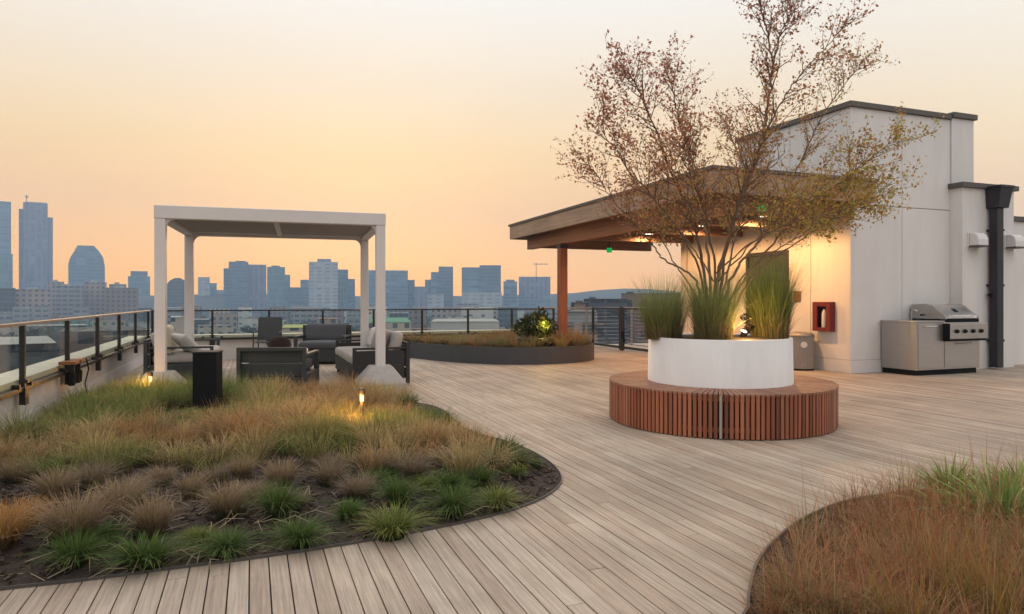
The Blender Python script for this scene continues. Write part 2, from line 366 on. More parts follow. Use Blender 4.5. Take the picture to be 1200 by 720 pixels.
# ------------------------------------------------------------------ the deck
XW, YR, XE = -2.0, 15.5, 16.0            # inner face of west parapet, of rear parapet, deck end
mb = MB(); P_ = .0865; G_ = .006
x = XW+.003; k = 0
while x < XE:
    y = -3.2-random.uniform(0,3)
    while y < 17.2:
        ln = random.choice([4.2,4.8,5.4,6.0,6.6]); y2 = min(y+ln, 17.2); ya = max(y,-3.2)
        if y2 > ya+.05 and not (x < 7.06 and ya > YR): 
            yb = y2-.004
            if x < 7.06: yb = min(yb, YR-.002)
            dz = random.uniform(-.0012,.0012)
            mb.box(x, x+P_-G_, ya, yb, -.028, dz)
        y = y2
    x += P_
deck = mb.build('deck', M['deck']); tag(deck, kind='structure')
tag(MB().box(XW-.5, XE, -3.3, 17.3, -.5, -.03).build('roof_slab', M['under']), kind='structure')
# ------------------------------------------------------------------ parapets and railings
par = MB().box(XW-.26, XW, -3.2, YR+.30, -.5, .47).build('parapet_wall', M['parapet'], bev=.004)
tag(par, 'long low off-white parapet wall running along the side of the planted bed', 'parapet wall')
ob = MB().box(XW-.30, XW+.02, -3.2, YR+.02, .47, .53).build('cap', M['cap'], par, bev=.006)
MB().box(XW+.001, XW+.012, -3.2, YR, .0, .17).build('base_strip', M['white_trim'], par)
par2 = MB().box(XW+.001, 7.02, YR, YR+.26, -.5, .47).build('parapet_wall', M['parapet'], bev=.004)
tag(par2, 'low off-white parapet wall behind the sofas and the curved planter', 'parapet wall')
MB().box(XW+.021, 7.05, YR-.02, YR+.30, .47, .53).build('cap', M['cap'], par2, bev=.006)
RH = 1.05
def railing(root, along, a0, a1, off, step, post_mat, nsides=1):
    """along 'x' or 'y'; rail line at off on the other axis; posts bracketed to the inner face of the parapet"""
    def pt(a, b): return (b, a) if along == 'y' else (a, b)
    def bx(m, a0_, a1_, b0, b1, z0, z1):
        if along == 'y': m.box(b0, b1, a0_, a1_, z0, z1)
        else: m.box(a0_, a1_, b0, b1, z0, z1)
    m = MB(); bx(m, a0-.02, a1+.02, off-.028, off+.028, RH-.03, RH); m.build('top_rail', M['rail_top'] if along == 'y' else M['rail_metal'], root, bev=.004)
    m = MB(); bx(m, a0, a1, off-.02, off+.02, .425, .465); m.build('bottom_rail', post_mat, root, bev=.003)
    n = int(round((a1-a0)/step)); st = (a1-a0)/n
    for i in range(n+1):
        a = a0+i*st; m = MB(); bx(m, a-.022, a+.022, off-.022, off+.022, .30, RH-.031)
        s = -1 if along == 'y' else 1; s = -s
        bx(m, a-.055, a+.055, *(sorted((off+s*.024, off+s*.036))), .30, .46)
        bx(m, a-.045, a+.045, *(sorted((off+s*.024, off+s*.05))), .50, .53)
        m.build('post', post_mat, root, bev=.002)
        if i < n:
            m = MB(); bx(m, a+.03, a+st-.03, off-.005, off+.005, .47, RH-.035); m.build('glass_panel', M['glass'], root)
            for q in (a+.18, a+st-.18):
                m = MB(); bx(m, q-.02, q+.02, off-.03, off+.03, .455, .50); m.build('glass_clamp', M['rail_metal'], root)
rl = thing('glass_railing', 'long bronze glass railing with grey handrail running along the side parapet', 'railing')
railing(rl, 'y', -2.3, YR-.06, XW+.055, 1.62, M['rail_metal'])
rr = thing('glass_railing', 'dark framed glass railing along the rear parapet facing the skyline', 'railing')
railing(rr, 'x', -1.87, 6.99, YR-.055, 1.1075, M['rail_metal'])
# cable railing and gate beside the canopy
cr_ = thing('cable_railing', 'galvanised railing with horizontal cables beyond the cedar column', 'railing')
m = MB(); m.box(7.08, 11.4, 16.58, 16.63, 1.02, 1.06); m.build('top_rail', M['steel'], cr_, bev=.004)
m = MB(); m.box(7.08, 9.0, 16.59, 16.62, .58, .61); m.build('middle_rail', M['steel'], cr_)
for i in range(4):
    MB().box(7.10+i*1.4-.02, 7.10+i*1.4+.02, 16.585, 16.625, 0, 1.02).build('post', M['steel'], cr_)
for i in range(9): MB().tube([(7.1,16.605,.1+i*.1),(11.3,16.605,.1+i*.1)], .004, 5).build('cable', M['steel'], cr_)
gt = thing('deck_gate', 'dark metal gate with horizontal bars standing open by the steel railing', 'gate')
gx = 8.6
for y0, y1, nm in ((13.55, 14.85,'gate_panel'), (14.95, 16.45,'side_panel')):
    m = MB(); m.box(gx-.025, gx+.025, y0, y0+.05, .02, 1.06); m.box(gx-.025, gx+.025, y1-.05, y1, .02, 1.06)
    m.box(gx-.02, gx+.02, y0+.05, y1-.05, 1.02, 1.06); m.box(gx-.02, gx+.02, y0+.05, y1-.05, .05, .11)
    for i in range(10): m.box(gx-.008, gx+.008, y0+.05, y1-.05, .17+i*.084, .182+i*.084)
    m.build(nm, M['rail_metal'], gt)
m = MB(); m.box(gx-.03, gx+.03, 14.86, 14.94, 0, 1.08); m.build('gate_post', M['rail_metal'], gt)
m = MB(); m.box(gx-.07, gx-.03, 14.72, 14.82, .30, .48); m.lathe([(.03,0),(.03,.1)],10,(gx-.05,14.7,.22)); m.build('latch', M['black'], gt)
# clamp-on spot fixtures on the second rail post, with their cable
q = ray(78); yb = q[1]*(XW+.07)/q[0]
for dy, lab in ((-.06,'dark spotlight clamped to the side railing post, nearer the camera of the two'),(.22,'dark spotlight with hanging cable clamped beside the side railing post')):
    fx = thing('clamp_spotlight', lab, 'spotlight', (XW+.13, yb+dy, .30), 0, 'clamped spotlights on the side railing')
    MB().lathe([(.025,0),(.045,.02),(.05,.13),(.042,.15)], 12).build('lamp_head', M['black'], fx)
    MB().box(-.03,.03,-.02,.02,.151,.24).build('bracket', M['pipe'], fx)
    MB().box(-.10,.06,-.11,.09,.242,.275).build('clamp_plate', M['signplate'], fx)
    if dy > .1: MB().tube([(-.01,.05,.26),(.03,.30,.25),(.03,.42,.12),(-.02,.48,-.06),(-.01,.55,-.22)], .008, 6).build('cable', M['black'], fx, smooth=True)
# ------------------------------------------------------------------ planted beds (soil mounds edged by thin steel)
def smooth_closed(pts, n=8):
    out_ = []; m_ = len(pts)
    for i in range(m_):
        p0, p1, p2, p3 = (Vector(pts[(i+j-1)%m_]) for j in range(4))
        for k in range(n):
            t = k/n
            out_.append(tuple(.5*((2*p1)+(-p0+p2)*t+(2*p0-5*p1+4*p2-p3)*t*t+(-p0+3*p1-3*p2+p3)*t**3)))
    return out_
def inside(p, poly):
    x_, y_ = p; c_ = False; n = len(poly); j = n-1
    for i in range(n):
        xi, yi = poly[i]; xj, yj = poly[j]
        if (yi > y_) != (yj > y_) and x_ < (xj-xi)*(y_-yi)/(yj-yi)+xi: c_ = not c_
        j = i
    return c_
def inside_np(X, Y, poly):
    c_ = np.zeros(len(X), bool); n = len(poly); j = n-1
    for i in range(n):
        xi, yi = poly[i]; xj, yj = poly[j]
        cond = ((yi > Y) != (yj > Y)) & (X < (xj-xi)*(Y-yi)/((yj-yi) if yj != yi else 1e-9)+xi); c_ ^= cond; j = i
    return c_
def edge_dist(X, Y, poly):
    d = np.full(len(X), 1e9); n = len(poly)
    for i in range(n):
        ax, ay = poly[i]; bx, by = poly[(i+1)%n]; vx, vy = bx-ax, by-ay; l2 = vx*vx+vy*vy+1e-12
        t = np.clip(((X-ax)*vx+(Y-ay)*vy)/l2, 0, 1); d = np.minimum(d, np.hypot(X-ax-t*vx, Y-ay-t*vy))
    return d
def soil_z(X, Y, poly, top):
    d = edge_dist(X, Y, poly); n1 = np.array([mnoise.noise(Vector((x_*1.3, y_*1.3, 3))) for x_, y_ in zip(X, Y)])
    return .006+top*(1-np.exp(-d*2.2))+.018*n1*np.minimum(1, d*5)
def soil_mesh(name, poly, top, res, mat):
    xs = [p[0] for p in poly]; ys = [p[1] for p in poly]
    gx_, gy_ = np.meshgrid(np.arange(min(xs), max(xs), res), np.arange(min(ys), max(ys), res))
    X = gx_.ravel(); Y = gy_.ravel(); k_ = inside_np(X, Y, poly) & (edge_dist(X, Y, poly) > res*.6); X = X[k_]; Y = Y[k_]
    from mathutils.geometry import delaunay_2d_cdt
    pts = [Vector(p) for p in poly]+[Vector((a, b)) for a, b in zip(X, Y)]
    n = len(poly)
    r_ = delaunay_2d_cdt(pts, [(i,(i+1)%n) for i in range(n)], [list(range(n))], 1, 1e-5)
    vx = np.array([v.x for v in r_[0]]); vy = np.array([v.y for v in r_[0]])
    z = soil_z(vx, vy, poly, top); z += rng.normal(0,.006,len(z))*(z > .02)
    me = bpy.data.meshes.new(name); me.from_pydata([tuple(q) for q in zip(vx,vy,z)], [], r_[2]); me.update()
    o = link(name, me, mat, smooth=True); return o
def edging(name, pts, z1, wd, mat, label, closed=False):
    m = MB(); n = len(pts); vs_ = []
    for i, p in enumerate(pts):
        a = Vector(pts[i-1] if (i or closed) else pts[0]); b = Vector(pts[(i+1)%n] if (i < n-1 or closed) else pts[-1]); t = b-a; t.normalize(); nn = Vector((-t.y, t.x))*wd/2
        vs_ += [(p[0]-nn.x, p[1]-nn.y, -.02),(p[0]+nn.x, p[1]+nn.y, -.02),(p[0]+nn.x, p[1]+nn.y, z1),(p[0]-nn.x, p[1]-nn.y, z1)]
    fs_ = []
    for i in range(n if closed else n-1):
        a = i*4; b = ((i+1)%n)*4
        for k in range(4): fs_.append((a+k, a+(k+1)%4, b+(k+1)%4, b+k))
    m.add(vs_, fs_); o = m.build(name, mat); tag(o, label, 'edging'); return o
px_front = [(-60,702),(0,692),(100,681),(200,668),(300,655),(400,640),(500,622),(575,606),(625,590),(652,574),(658,561),(648,546),(625,531),(596,519),(566,511),(545,503),(532,492),(522,483),(505,476),(482,472),(462,468)]
front = [G(*p) for p in px_front]
back = [G(425,466), G(360,468), G(300,466), G(230,466), G(165,462), (XW+.16, G(112,462)[1]), (XW+.05, 8.6),(XW+.02,7.5),(XW+.02,6),(XW+.02,4.5),(XW+.02,3.2),(-1.6,2.72)]
bedA = smooth_closed(front+back, 5)
soA = soil_mesh('bed_soil', bedA, .10, .06, M['soil']); tag(soA, kind='structure')
edging('bed_edging', smooth_closed(front,5)[:-5], .014, .008, M['coping'], 'thin dark steel edging along the curved front of the large planted bed')
px_r = [(879,760),(877,719),(879,694),(888,664),(908,638),(944,611),(990,592),(1040,583),(1090,578),(1150,574),(1220,571),(1320,571)]
frontB = [G(*p) for p in px_r]
bedB = smooth_closed(frontB+[(4.6,3.2),(4.9,2.4),(4.6,1.5),(3.2,1.2),(2.0,1.5)], 5)
soB = soil_mesh('bed_soil', bedB, .05, .06, M['soil']); tag(soB, kind='structure')
edging('bed_edging', smooth_closed(frontB+[(4.6,3.2)],5)[:-10], .03, .012, M['coping'], 'dark steel rim round the rust-coloured grass bed near the camera')
# bark chips strewn over the mulch
def chips(name, poly, top, n, cond=None):
    xs = [p[0] for p in poly]; ys = [p[1] for p in poly]
    X = rng.uniform(min(xs),max(xs),n*2); Y = rng.uniform(min(ys),max(ys),n*2)
    k_ = inside_np(X,Y,poly) & (edge_dist(X,Y,poly) > .03)
    if cond is not None: k_ &= cond(X,Y)
    X = X[k_][:n]; Y = Y[k_][:n]; z = soil_z(X,Y,poly,top); m = MB()
    for x_, y_, z_ in zip(X,Y,z):
        r_ = Matrix.Rotation(random.uniform(0,6.28),3,'Z') @ Matrix.Rotation(random.uniform(-.5,.5),3,'X') @ Matrix.Rotation(random.uniform(-.5,.5),3,'Y')
        m.obox((x_,y_,z_+.006), (random.uniform(.008,.02),random.uniform(.02,.06),random.uniform(.003,.009)), r_)
    o = m.build(name, M['bark_chip']); tag(o, 'loose dark bark chips covering the soil', 'bark mulch', kind='stuff'); return o
chips('bark_mulch', bedA, .10, 8000, lambda X,Y: Y < 7.2)
chips('bark_mulch', bedB, .05, 1600)
def zA(x_, y_): return float(soil_z(np.array([x_]), np.array([y_]), bedA, .10)[0])
def zB(x_, y_): return float(soil_z(np.array([x_]), np.array([y_]), bedB, .05)[0])
# ---- meadow grass filling the rear of bed A
def meadow():
    parts = []; spots = []
    k = 0
    while len(spots) < 455 and k < 40000:
        k += 1; x_ = rng.uniform(-2,2.7); y_ = rng.uniform(3.8,9.9)
        dv = x_*FW[0]+y_*FW[1]; front_ = 4.55+.30*math.sin(x_*2.3+1)*.5+.14*math.sin(x_*7.3)+(.55*(x_-1.5) if x_ > 1.5 else 0)
        if dv < front_ or not inside((x_,y_), bedA): continue
        sp = .15+.06*max(0,min(1,(5.7-dv)/1.2))
        if any((x_-a)**2+(y_-b)**2 < sp*sp for a,b in spots): continue
        spots.append((x_,y_))
    X = np.array([p[0] for p in spots]); Y = np.array([p[1] for p in spots]); zz = soil_z(X,Y,bedA,.10); ed = edge_dist(X,Y,bedA)
    for x_, y_, z_, e_ in zip(X,Y,zz,ed):
        if (x_+.44)**2+(y_-7.86)**2 < .05 or e_ < .09 or (x_ > .95 and y_ < 8.2 and e_ < .42): continue
        u = mnoise.noise(Vector((x_*.75+2, y_*.75, 9)))*.5+.5+random.uniform(-.10,.10); t = random.random()
        u += .10*max(-1,min(1,(x_-.2)))
        if u < .36: tip = lerp((.20,.28,.065),(.33,.36,.10),t)
        elif u < .50: tip = lerp((.34,.33,.10),(.52,.43,.16),t)
        elif u < .64: tip = lerp((.62,.46,.21),(.74,.55,.26),t)
        else: tip = lerp((.58,.40,.20),(.64,.34,.13),t)
        base = lerp((.02,.028,.01),(.05,.032,.018),t)  # blade bases darkened: the shade deep in the clumps is put into the colour
        big = random.random() < .35; sh = (abs(x_+.55) < .42 and 6.3 < y_ < 7.95)
        h = random.uniform(.23,.34) if big else random.uniform(.13,.24)
        if sh: h = .08
        if math.hypot(x_-1.55,y_-6.3) < .7: h = min(h,.17)
        r = random.uniform(.13,.20)
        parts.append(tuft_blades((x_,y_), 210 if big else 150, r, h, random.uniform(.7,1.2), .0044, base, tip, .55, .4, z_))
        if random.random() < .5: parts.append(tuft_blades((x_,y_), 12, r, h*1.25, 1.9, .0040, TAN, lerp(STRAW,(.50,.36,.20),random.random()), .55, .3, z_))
    V,Q,T,Cc = join(parts)
    return link('meadow_grass', tint_mesh('meadow_grass',V,Q,T,Cc), M['blade'])
tag(meadow(), 'dense mixed green and tan meadow grass filling the rear of the large bed', 'grass', kind='stuff')
# ---- single tufts in the mulch
def tuft_proto(kind, seed):
    global rng
    keep = rng; rng = np.random.default_rng(seed)
    f = np.random.default_rng(seed+5).uniform(.85,1.2,3); D0 = (.018,.03,.009); B0 = (.06,.038,.022)
    def pom(n, r, h, ln, w_, b_, t_, dr=.55, hv=.35): return tuft_blades((random.uniform(-.02,.02),random.uniform(-.02,.02)), n, r, h*f[0], ln*f[1], w_, b_, t_, dr, hv)
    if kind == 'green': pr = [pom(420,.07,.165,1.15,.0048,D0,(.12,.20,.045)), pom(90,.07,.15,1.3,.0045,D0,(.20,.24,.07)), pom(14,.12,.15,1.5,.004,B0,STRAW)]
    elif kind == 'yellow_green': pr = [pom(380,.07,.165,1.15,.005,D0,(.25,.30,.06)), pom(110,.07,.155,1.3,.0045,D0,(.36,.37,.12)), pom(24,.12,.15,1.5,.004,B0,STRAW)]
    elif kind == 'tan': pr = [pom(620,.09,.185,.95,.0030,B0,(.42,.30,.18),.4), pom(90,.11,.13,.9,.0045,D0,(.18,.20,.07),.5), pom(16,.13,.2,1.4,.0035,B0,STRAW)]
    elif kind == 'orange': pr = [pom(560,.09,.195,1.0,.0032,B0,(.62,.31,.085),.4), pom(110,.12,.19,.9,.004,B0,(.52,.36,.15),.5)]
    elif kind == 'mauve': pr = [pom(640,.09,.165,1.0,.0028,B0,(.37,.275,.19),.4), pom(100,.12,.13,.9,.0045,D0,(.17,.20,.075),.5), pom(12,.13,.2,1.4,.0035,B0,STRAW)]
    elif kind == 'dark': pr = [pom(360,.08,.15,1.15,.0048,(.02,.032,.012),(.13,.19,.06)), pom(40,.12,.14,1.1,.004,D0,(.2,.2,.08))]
    rng = keep
    V,Q,T,Cc = join(pr); return tint_mesh(kind+'_tuft',V,Q,T,Cc)
TUFTS = {
 'green': [(91,664,.85),(173,664,1.3),(261,650,.95),(327,612,1.1),(346,642,.9),(406,612,.85),(468,596,1.0),(521,580,.95),(532,607,1.05),(563,573,.9),(389,524,.8),(120,640,.6),(443,572,.8)],
 'yellow_green': [(455,631,1.15),(581,598,.95),(500,580,.6),(606,562,.6),(232,640,.6)],
 'tan': [(84,642,1.2),(265,611,1.05),(136,606,1.1),(226,588,.9),(62,588,1.0),(327,576,1.0),(175,632,1.05),(20,570,1.0),(190,572,.8),(285,566,.8)],
 'orange': [(22,624,.9),(-2,650,.9)],
 'mauve': [(385,572,.95),(416,588,1.1),(388,560,.8),(486,566,.95),(300,590,.8),(455,560,.8),(110,576,.9),(350,600,.6),(250,570,.8),(430,552,.7),(520,552,.7),(155,590,.8)],
 'dark': [(478,486,1.1),(493,497,1.2),(500,504,1.35),(517,509,1.2),(530,512,1.0),(556,524,1.15),(591,540,1.2),(604,551,1.1),(575,548,.8),(628,554,.6),(509,495,.7),(488,496,.8),(540,530,.7),(560,540,.7)],
}
WORDS = {'green':('green','bright green grass tuft in the mulch'), 'yellow_green':('yellow green','yellow-green grass tuft in the mulch'), 'tan':('tan','fuzzy tan grass mound in the mulch'),
         'orange':('orange','orange dry grass mound in the mulch'), 'mauve':('mauve','feathery greyish brown grass mound in the mulch'), 'dark':('dark','dark green tuft by the curved edge')}
for kind, lst in TUFTS.items():
    protos = [tuft_proto(kind, 100+i+len(kind)*7) for i in range(5)]
    for i, (px, py, s_) in enumerate(sorted(lst)):
        x_, y_ = G(px, py-4, .05); x_, y_ = G(px, py-4, zA(x_,y_)); x_, y_ = G(px, py-4, zA(x_,y_))
        o = bpy.data.objects.new('grass_tuft', protos[i%5]); C.objects.link(o)
        if not protos[i%5].materials: protos[i%5].materials.append(M['blade'])
        o.location = (x_, y_, zA(x_,y_)-.005); o.rotation_euler = (0,0,random.uniform(0,6.28)); k_ = s_*random.uniform(.95,1.1); o.scale = (k_*random.uniform(.9,1.15),k_,k_*random.uniform(.85,1.15))
        tag(o, f'{WORDS[kind][1]}, {ordinal(i)} of its colour from the left', 'ornamental grass', 'grass tufts set out in the large bed')
# dry stalks lying on the mulch
m = MB()
for i in range(170):
    px, py = random.uniform(20,600), random.uniform(575,675); x_, y_ = G(px,py,.06)
    if not inside((x_,y_), bedA): continue
    a = random.uniform(0,6.28); l = random.uniform(.08,.25); z_ = zA(x_,y_)+.012
    m.tube([(x_,y_,z_),(x_+l*.5*math.cos(a),y_+l*.5*math.sin(a),z_+random.uniform(.01,.05)),(x_+l*math.cos(a+.3),y_+l*math.sin(a+.3),z_+.008)], [.0022,.002,.001], 4)
tag(m.build('dry_stalks', pm('dry straw stalk',(.34,.26,.19),.8)), 'scattered dry grass stalks lying on the dark mulch', 'dead stalks', kind='stuff')
# ---- bed B: fine rusty grass, ochre stalks and strappy green clumps
def rusty():
    parts = []; n = 640; xs = [p[0] for p in bedB]; ys = [p[1] for p in bedB]
    X = rng.uniform(min(xs),max(xs),n*6); Y = rng.uniform(min(ys),max(ys),n*6)
    ed = edge_dist(X,Y,bedB); k_ = inside_np(X,Y,bedB) & (ed > .10)
    # thin near the far rim on the left so the mulch shows
    k_ &= ~((ed < .45) & (Y > 2.3) & (rng.uniform(0,1,len(X)) < .8))
    X = X[k_][:n]; Y = Y[k_][:n]; zz = soil_z(X,Y,bedB,.05)
    for x_, y_, z_ in zip(X,Y,zz):
        u = mnoise.noise(Vector((x_*1.6, y_*1.6, 21)))*.5+.5
        tip = lerp((.58,.32,.16), (.52,.185,.085), u*1.5-.25) if random.random() < .70 else random.choice([(.42,.36,.15),(.26,.28,.09),(.62,.45,.25),(.50,.36,.16)])
        base = lerp((.07,.04,.024), (.04,.035,.016), random.random())
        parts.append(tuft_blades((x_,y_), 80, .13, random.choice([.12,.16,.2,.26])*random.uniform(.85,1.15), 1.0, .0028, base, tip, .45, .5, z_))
    for x_, y_, z_ in list(zip(X,Y,zz))[::5]: parts.append(tuft_blades((x_,y_), 9, .10, random.uniform(.30,.42), .45, .0034, (.12,.05,.03), random.choice([(.50,.17,.08),(.60,.36,.18),(.38,.33,.12)]), .2, .3, z_))
    V,Q,T,Cc = join(parts); return link('rusty_grass', tint_mesh('rusty_grass',V,Q,T,Cc), M['blade'])
tag(rusty(), 'fine rust and straw coloured grass filling the near bed', 'grass', kind='stuff')
def ochre(seed):
    pr = [tuft_blades((0,0), 60, .10, .34, .4, .0045, (.15,.12,.03), (.38,.22,.06), .2, .35), tuft_blades((0,0), 60, .10, .26, .5, .004, (.12,.11,.03), (.30,.22,.07), .2, .35)]
    V,Q,T,Cc = join(pr); return tint_mesh('ochre_clump',V,Q,T,Cc)
OCH = [(1120,715),(1060,745),(1165,725),(1195,750)]
for i, (px, py) in enumerate(sorted(OCH)):
    me = ochre(i); o = link('stalk_clump', me, M['blade']); x_, y_ = G(px,py,.1); o.location = (x_,y_,zB(x_,y_)-.01)
    tag(o, f'upright ochre grass stalks among rusty grass, {ordinal(i)} clump from the left', 'ornamental grass', 'ochre stalk clumps in the near bed')
def strappy(h, n):
    pr = [tuft_blades((0,0), n, .10, h, 1.05, .021, (.05,.085,.025), (.26,.37,.10), .5, .3), tuft_blades((0,0), n//3, .12, h*1.05, 1.1, .017, (.09,.12,.045), (.55,.56,.22), .6, .3)]
    V,Q,T,Cc = join(pr); return tint_mesh('strappy_clump',V,Q,T,Cc)
for (px, py, h, n, lab) in [(1112,588,.30,110,'strappy green lily clump leaning over the far rim of the near bed'), (1175,632,.40,100,'tall strappy yellow-green clump at the frame edge of the near bed'),
                            (1125,622,.30,80,'strappy green clump between the lily clump and the rusty grass'), (1205,602,.33,90,'strappy green clump half out of the frame by the bed rim')]:
    o = link('lily_clump', strappy(h,n), M['blade']); x_, y_ = G(px,py,.05); o.location = (x_,y_,zB(x_,y_)-.01); tag(o, lab, 'leafy plant')
# ------------------------------------------------------------------ lamps in the beds, black bollard
bx, by = G(243.5, 491); bl = thing('black_bollard', 'square matte black bollard standing in the meadow grass', 'bollard', (bx,by,0), YAW*.6)
MB().box(-.118,.118,-.118,.118,0,.70).build('body', M['black'], bl, bev=.006)
MB().box(-.124,.124,-.124,.124,.70,.715).build('cap', M['pipe'], bl, bev=.003)
MB().box(-.13,.13,-.13,.13,0,.025).build('base_plate', M['pipe'], bl)
def path_light(px, py, label, power, hgt=.30):
    x_, y_ = G(px,py,.05); z_ = zA(x_,y_); t_ = thing('path_light', label, 'garden light', (x_,y_,z_))
    MB().lathe([(.016,0),(.016,hgt-.075)], 10).build('stem', M['rail_metal'], t_, smooth=False)
    MB().lathe([(.028,hgt-.015),(.032,hgt-.01),(.032,hgt+.035),(.022,hgt+.045)], 14).build('lamp_head', M['rail_metal'], t_)
    MB().lathe([(.018,hgt-.074),(.018,hgt-.016)], 12).build('lens', M['lamp_warm'], t_)
    lamp('path_lamp', 'POINT', t_, (-.03,-.06,hgt-.06), power, (1,.45,.11), .04)
    return t_
path_light(424, 506, 'small lit path light glowing orange in the meadow grass of the large bed', 16, .31)
path_light(176, 469, 'low path light glowing orange in grass beside the concrete pergola foot', 12, .27)
# ------------------------------------------------------------------ pergola
PX, PYF = .30, 9.76
pg = thing('pergola', 'off-white metal pergola with flat taupe fabric roof over the sofas', 'pergola', (PX,PYF,0), math.radians(-3.5))
WX, DY, HT = 1.40, 2.42, 2.47
for sx in (-1,1):
    for y_ in (0, DY):
        MB().box(sx*WX-.065, sx*WX+.065, y_-.065, y_+.065, .27, HT-.17).build('post', M['white_metal'], pg, bev=.008)
        b_ = .33; t_ = .15
        m = MB(); m.add([(sx*WX-b_,y_-b_,0),(sx*WX+b_,y_-b_,0),(sx*WX+b_,y_+b_,0),(sx*WX-b_,y_+b_,0),(sx*WX-b_,y_-b_,.10),(sx*WX+b_,y_-b_,.10),(sx*WX+b_,y_+b_,.10),(sx*WX-b_,y_+b_,.10),
                  (sx*WX-t_,y_-t_,.33),(sx*WX+t_,y_-t_,.33),(sx*WX+t_,y_+t_,.33),(sx*WX-t_,y_+t_,.33)],
                 [(3,2,1,0)]+[(i,(i+1)%4,4+(i+1)%4,4+i) for i in range(4)]+[(4+i,4+(i+1)%4,8+(i+1)%4,8+i) for i in range(4)]+[(8,9,10,11)])
        m.build('concrete_foot', M['concrete'], pg, bev=.018)
        m = MB()                                  # curved corner gussets
        for k in range(6):
            a0, a1 = k*PI/12, (k+1)*PI/12; R_ = .12
            f = lambda a: (sx*(WX-.066-R_+R_*math.cos(a)), HT-.17-R_+R_*math.sin(a))
            (xa,za),(xb,zb) = f(a0), f(a1); vy = y_
            m.add([(xa,vy-.03,za),(xb,vy-.03,zb),(xb,vy+.03,zb),(xa,vy+.03,za),(sx*(WX-.06),vy-.03,HT-.165),(sx*(WX-.06),vy+.03,HT-.165)],
                  [(0,1,2,3),(0,4,1),(3,2,5)])
        m.build('gusset', M['white_metal'], pg)
for y_ in (0, DY): MB().box(-WX-.07, WX+.07, y_-.07, y_+.07, HT-.17, HT).build('beam', M['white_metal'], pg, bev=.008)
for sx in (-1,1): MB().box(sx*WX-.068, sx*WX+.068, .072, DY-.072, HT-.168, HT-.002).build('beam', M['white_metal'], pg, bev=.006)
m = MB(); nx, ny = 16, 16
vs_ = [(-WX+.07+(2*WX-.14)*i/nx, .075+(DY-.15)*j/ny, HT-.115-.035*math.sin(PI*j/ny)*(.5+.5*abs(math.sin(PI*i/nx*2)))) for j in range(ny+1) for i in range(nx+1)]
vs2 = [(a,b,c_+.006) for a,b,c_ in vs_]; n1 = len(vs_)
m.add(vs_+vs2, [(j*(nx+1)+i, (j+1)*(nx+1)+i, (j+1)*(nx+1)+i+1, j*(nx+1)+i+1) for j in range(ny) for i in range(nx)]+[(n1+j*(nx+1)+i, n1+j*(nx+1)+i+1, n1+(j+1)*(nx+1)+i+1, n1+(j+1)*(nx+1)+i) for j in range(ny) for i in range(nx)])
m.build('fabric_roof', M['fabric_roof'], pg, smooth=True)
m = MB(); m.box(-.035,.035,.075,DY-.075,HT-.15,HT-.10); m.build('middle_rib', M['white_metal'], pg)
# ------------------------------------------------------------------ lounge furniture
def cushion(m, x0, x1, y0, y1, z0, z1, puff=.02):
    """a stuffed box: rounded all over and slightly domed"""
    n = 8; vs_ = []
    cx, cy_, cz = (x0+x1)/2, (y0+y1)/2, (z0+z1)/2; hx, hy, hz = (x1-x0)/2, (y1-y0)/2, (z1-z0)/2
    r = min(hx,hy,hz)*.75
    def P(u,v,w_):
        p = Vector((u*hx, v*hy, w_*hz)); q = Vector((max(-hx+r,min(hx-r,p.x)), max(-hy+r,min(hy-r,p.y)), max(-hz+r,min(hz-r,p.z))))
        d = p-q
        if d.length > 1e-6: p = q+d.normalized()*r
        dome = (1-u*u)*(1-v*v)*puff*w_ if abs(w_) > .5 else 0
        return (cx+p.x, cy_+p.y, cz+p.z+dome)
    ax = [-1+2*i/n for i in range(n+1)]
    ed = [-1,-.97,-.9,-.75,-.4,0,.4,.75,.9,.97,1]; k = len(ed)
    for fixed, sgn in ((0,1),(0,-1),(1,1),(1,-1),(2,1),(2,-1)):
        g = []
        for a in ed:
            for b in ed:
                c_ = [0,0,0]; c_[fixed] = sgn; c_[(fixed+1)%3] = a; c_[(fixed+2)%3] = b; g.append(P(*c_))
        fs_ = []
        for i in range(k-1):
            for j in range(k-1):
                q = (i*k+j, (i+1)*k+j, (i+1)*k+j+1, i*k+j+1); fs_.append(q if sgn > 0 else q[::-1])
        m.add(g, fs_)
    return m
def finish(o):
    bm_ = __import__('bmesh').new(); bm_.from_mesh(o.data); __import__('bmesh').ops.remove_doubles(bm_, verts=bm_.verts, dist=1e-4); bm_.to_mesh(o.data); bm_.free()
    o.data.polygons.foreach_set('use_smooth', [True]*len(o.data.polygons)); return o
